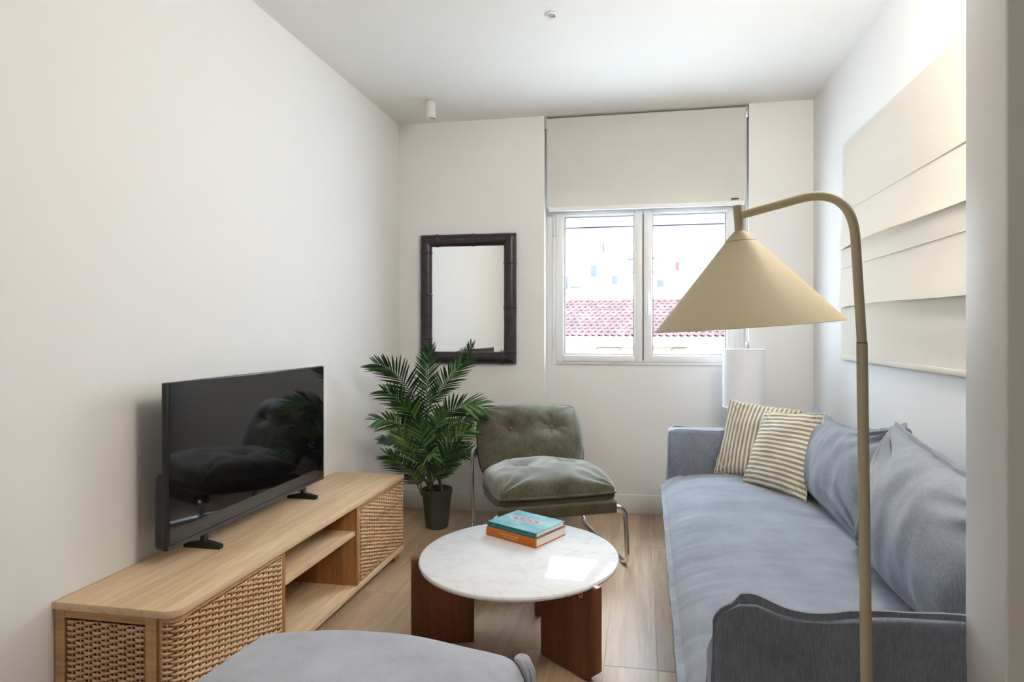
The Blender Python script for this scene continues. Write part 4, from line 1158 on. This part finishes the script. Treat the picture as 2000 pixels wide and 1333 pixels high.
def tile_mesh(b, ox, oy, oz, wd=.232):
    prof_ = [(0, .030), (.018, .046), (.040, .040), (.060, .022), (.10, .014), (.15, .018), (.185, .030), (wd, .030)]
    lo = []; hi = []; bt = []
    for (x, h_) in prof_:
        lo.append(b.verts.new((ox + x, oy, oz + h_ + .012))); bt.append(b.verts.new((ox + x, oy, oz + h_ - .016)))
        yy = EXP * 1.10
        hi.append(b.verts.new((ox + x, oy + math.cos(th_r) * yy, oz + math.sin(th_r) * yy + h_ - .012)))
    for i in range(len(prof_) - 1):
        b.faces.new((lo[i], lo[i + 1], hi[i + 1], hi[i])); b.faces.new((bt[i], bt[i + 1], lo[i + 1], lo[i]))
    b.faces.new((lo[0], hi[0], bt[0])); b.faces.new((lo[-1], hi[-1], bt[-1]))
bt_ = bmesh.new(); tile_mesh(bt_, 0, 0, 0); tme = bpy.data.meshes.new('roof_tile'); bmesh.ops.recalc_face_normals(bt_, faces=bt_.faces); bt_.to_mesh(tme); bt_.free(); tme.materials.append(M['tile'])
bf = bmesh.new(); NC = 25; TWD = .236; hx = ho.location
for r in range(NR):
    st_ = (r % 2) * TWD * .35 + r * .02
    for c in range(-20, 46):
        x = XC - NC / 2 * TWD + c * TWD + st_ - .12
        if x < XC - HL or x > XC + HL - TWD: continue
        y, z = ry0 + r * dy, rz + r * dz
        if 0 <= c < NC:
            o = bpy.data.objects.new('roof_tile', tme); COL.objects.link(o); o.parent = ho
            o.location = (x - hx.x, y - hx.y, z - hx.z + .006 * (random.random() - .5)); o.rotation_euler = (0, 0, math.radians(1.2 * (random.random() - .5)))
        else: tile_mesh(bf, x, y, z)
obj('roof_tiles', bf, M['tile2'], ho, smooth=False, kind='stuff')
b = bmesh.new(); yr, zr = ry0 + NR * dy, rz + NR * dz
k = -HL
while k < HL - .4:
    tube(b, [(XC + k, yr, zr + .01 + .02 * random.random()), (XC + k + .44, yr, zr + .02)], [.10, .085], 10); k += .42
obj('ridge_tiles', b, M['mortar'], ho, kind='stuff')
# row of round tile ends below the eave, cornice, gutter, wall
b = bmesh.new(); k = -HL
while k < HL - .1:
    tube(b, [(XC + k, ry0 - .12, rz - .075), (XC + k, ry0 + .12, rz - .03)], .062, 8); k += .236
obj('eave_tile_ends', b, M['mortar'], ho, kind='stuff')
b = bmesh.new(); box(b, XC - HL, XC + HL, ry0 - .05, ry0 + .3, rz - .34, rz - .035, .02); obj('cornice', b, M['mortar'], ho)
b = bmesh.new(); tube(b, [(XC - HL, ry0 - .13, rz - .36), (XC + HL, ry0 - .13, rz - .33)], .06, 10); obj('gutter', b, M['gutter'], ho)
b = bmesh.new(); box(b, XC - HL, XC + HL, ry0 - .06, ry0 + .3, rz - .52, rz - .38, .01); obj('soffit_board', b, M['soffit'], ho)
b = bmesh.new(); box(b, XC - HL + .1, XC + HL - .1, ry0 + .12, ry0 + 5.2, -6, rz - .3); obj('wall', b, M['stucco'], ho, smooth=False)
for x0 in (-2.0, .6, 3.0):
    b = bmesh.new(); tube(b, [(XC + x0, ry0 - .02, rz - .9), (XC + x0 + .35, ry0 - .12, rz - .42), (XC + x0 + 1.1, ry0 - .12, rz - .42), (XC + x0 + 1.5, ry0 - .02, rz - .9)], .012, 6); obj('cable', b, M['cable'], ho)
# low annex with a pale gable on the right
an = thing('pale_annex', 'low pale gabled annex in front of the tiled roof house', 'building', (at(1400, 680, 16).x, 16.5, -6))
ax0 = at(1330, 690, 15.5).x
b = bmesh.new(); prism(b, [(ax0, -6), (ax0 + 5, -6), (ax0 + 5, .1), (ax0 + 2.3, 1.00), (ax0, .50)], 16.2, 19, 'y'); obj('wall', b, M['stucco'], an, smooth=False)
b = bmesh.new(); prism(b, [(ax0 - .15, .46), (ax0 + 2.3, .98), (ax0 + 2.3, 1.05), (ax0 - .15, .53)], 16.0, 19.1, 'y'); obj('roof', b, M['mortar'], an, smooth=False)

# white apartment block far behind
ab = thing('white_apartment_block', 'sunlit white apartment block beyond the tiled roof', 'building', (at(1200, 600, 42).x, 43, -10))
def fx(px, t=42): return at(px, 600, t).x
def fz(py, t=42): return CAMH + (HY - py) / FPX * t
YA = 42.0
blocks = [(1085, 1168, 512, YA - .5), (1168, 1226, 482, YA), (1226, 1318, 492, YA + .5), (1318, 1336, 532, YA), (1060, 1120, 540, YA - 2)]
for (p0, p1, pt_, yy) in blocks:
    b = bmesh.new(); box(b, fx(p0), fx(p1), yy, yy + 8, -10, fz(pt_)); w_ = obj('wall', b, M['far'], ab, smooth=False)
    b = bmesh.new(); box(b, fx(p0) - .1, fx(p1) + .1, yy - .15, yy + 8, fz(pt_), fz(pt_) + .12); obj('parapet', b, M['far'], w_, smooth=False)
for (p0, p1, q0, q1, yy) in [(1155, 1167, 520, 542, YA - .5), (1104, 1115, 545, 568, YA - 2), (1283, 1296, 548, 562, YA + .5), (1195, 1206, 540, 556, YA)]:
    b = bmesh.new(); box(b, fx(p0), fx(p1), yy - .06, yy + .1, fz(q1), fz(q0)); w_ = obj('window', b, M['fardark'], ab, smooth=False)
    b = bmesh.new(); box(b, fx(p0) + .07, fx(p1) - .07, yy - .09, yy - .05, fz(q1) + .07, fz(q0) - .07); obj('pane', b, M['farglass'], w_, smooth=False)
for (p0, p1, q0, q1) in ((1177.5, 1180.5, 476, 494), (1318, 1324, 516, 532)):
    b = bmesh.new(); box(b, fx(p0), fx(p1), YA - .3, YA + .5, fz(q1), fz(q0)); obj('chimney', b, M['brick'], ab, smooth=False)
for k in range(11):
    b = bmesh.new(); x = fx(1184 + k * 3.6); tube(b, [(x, YA + 2, fz(482)), (x, YA + 2, fz(474))], .05, 6); obj('vent_pipe', b, M['cable'], ab)
b = bmesh.new(); tube(b, [(fx(1134), YA, fz(512)), (fx(1134), YA, fz(450))], .03, 6)
for q in (456, 462, 468): tube(b, [(fx(1129), YA, fz(q)), (fx(1139), YA, fz(q))], .02, 6)
obj('aerial', b, M['cable'], ab)
for (p0, p1, q, yy) in ((1226, 1300, 506, YA + .5), (1226, 1280, 533, YA + .5), (1120, 1160, 564, YA - 2), (1085, 1140, 574, YA - 2)):
    b = bmesh.new(); box(b, fx(p0), fx(p1), yy - .7, yy + .1, fz(q) - .08, fz(q) + .03); obj('ledge', b, M['fardark'], ab, smooth=False)

for o in bpy.data.objects:
    if '_o' in o: del o['_o']
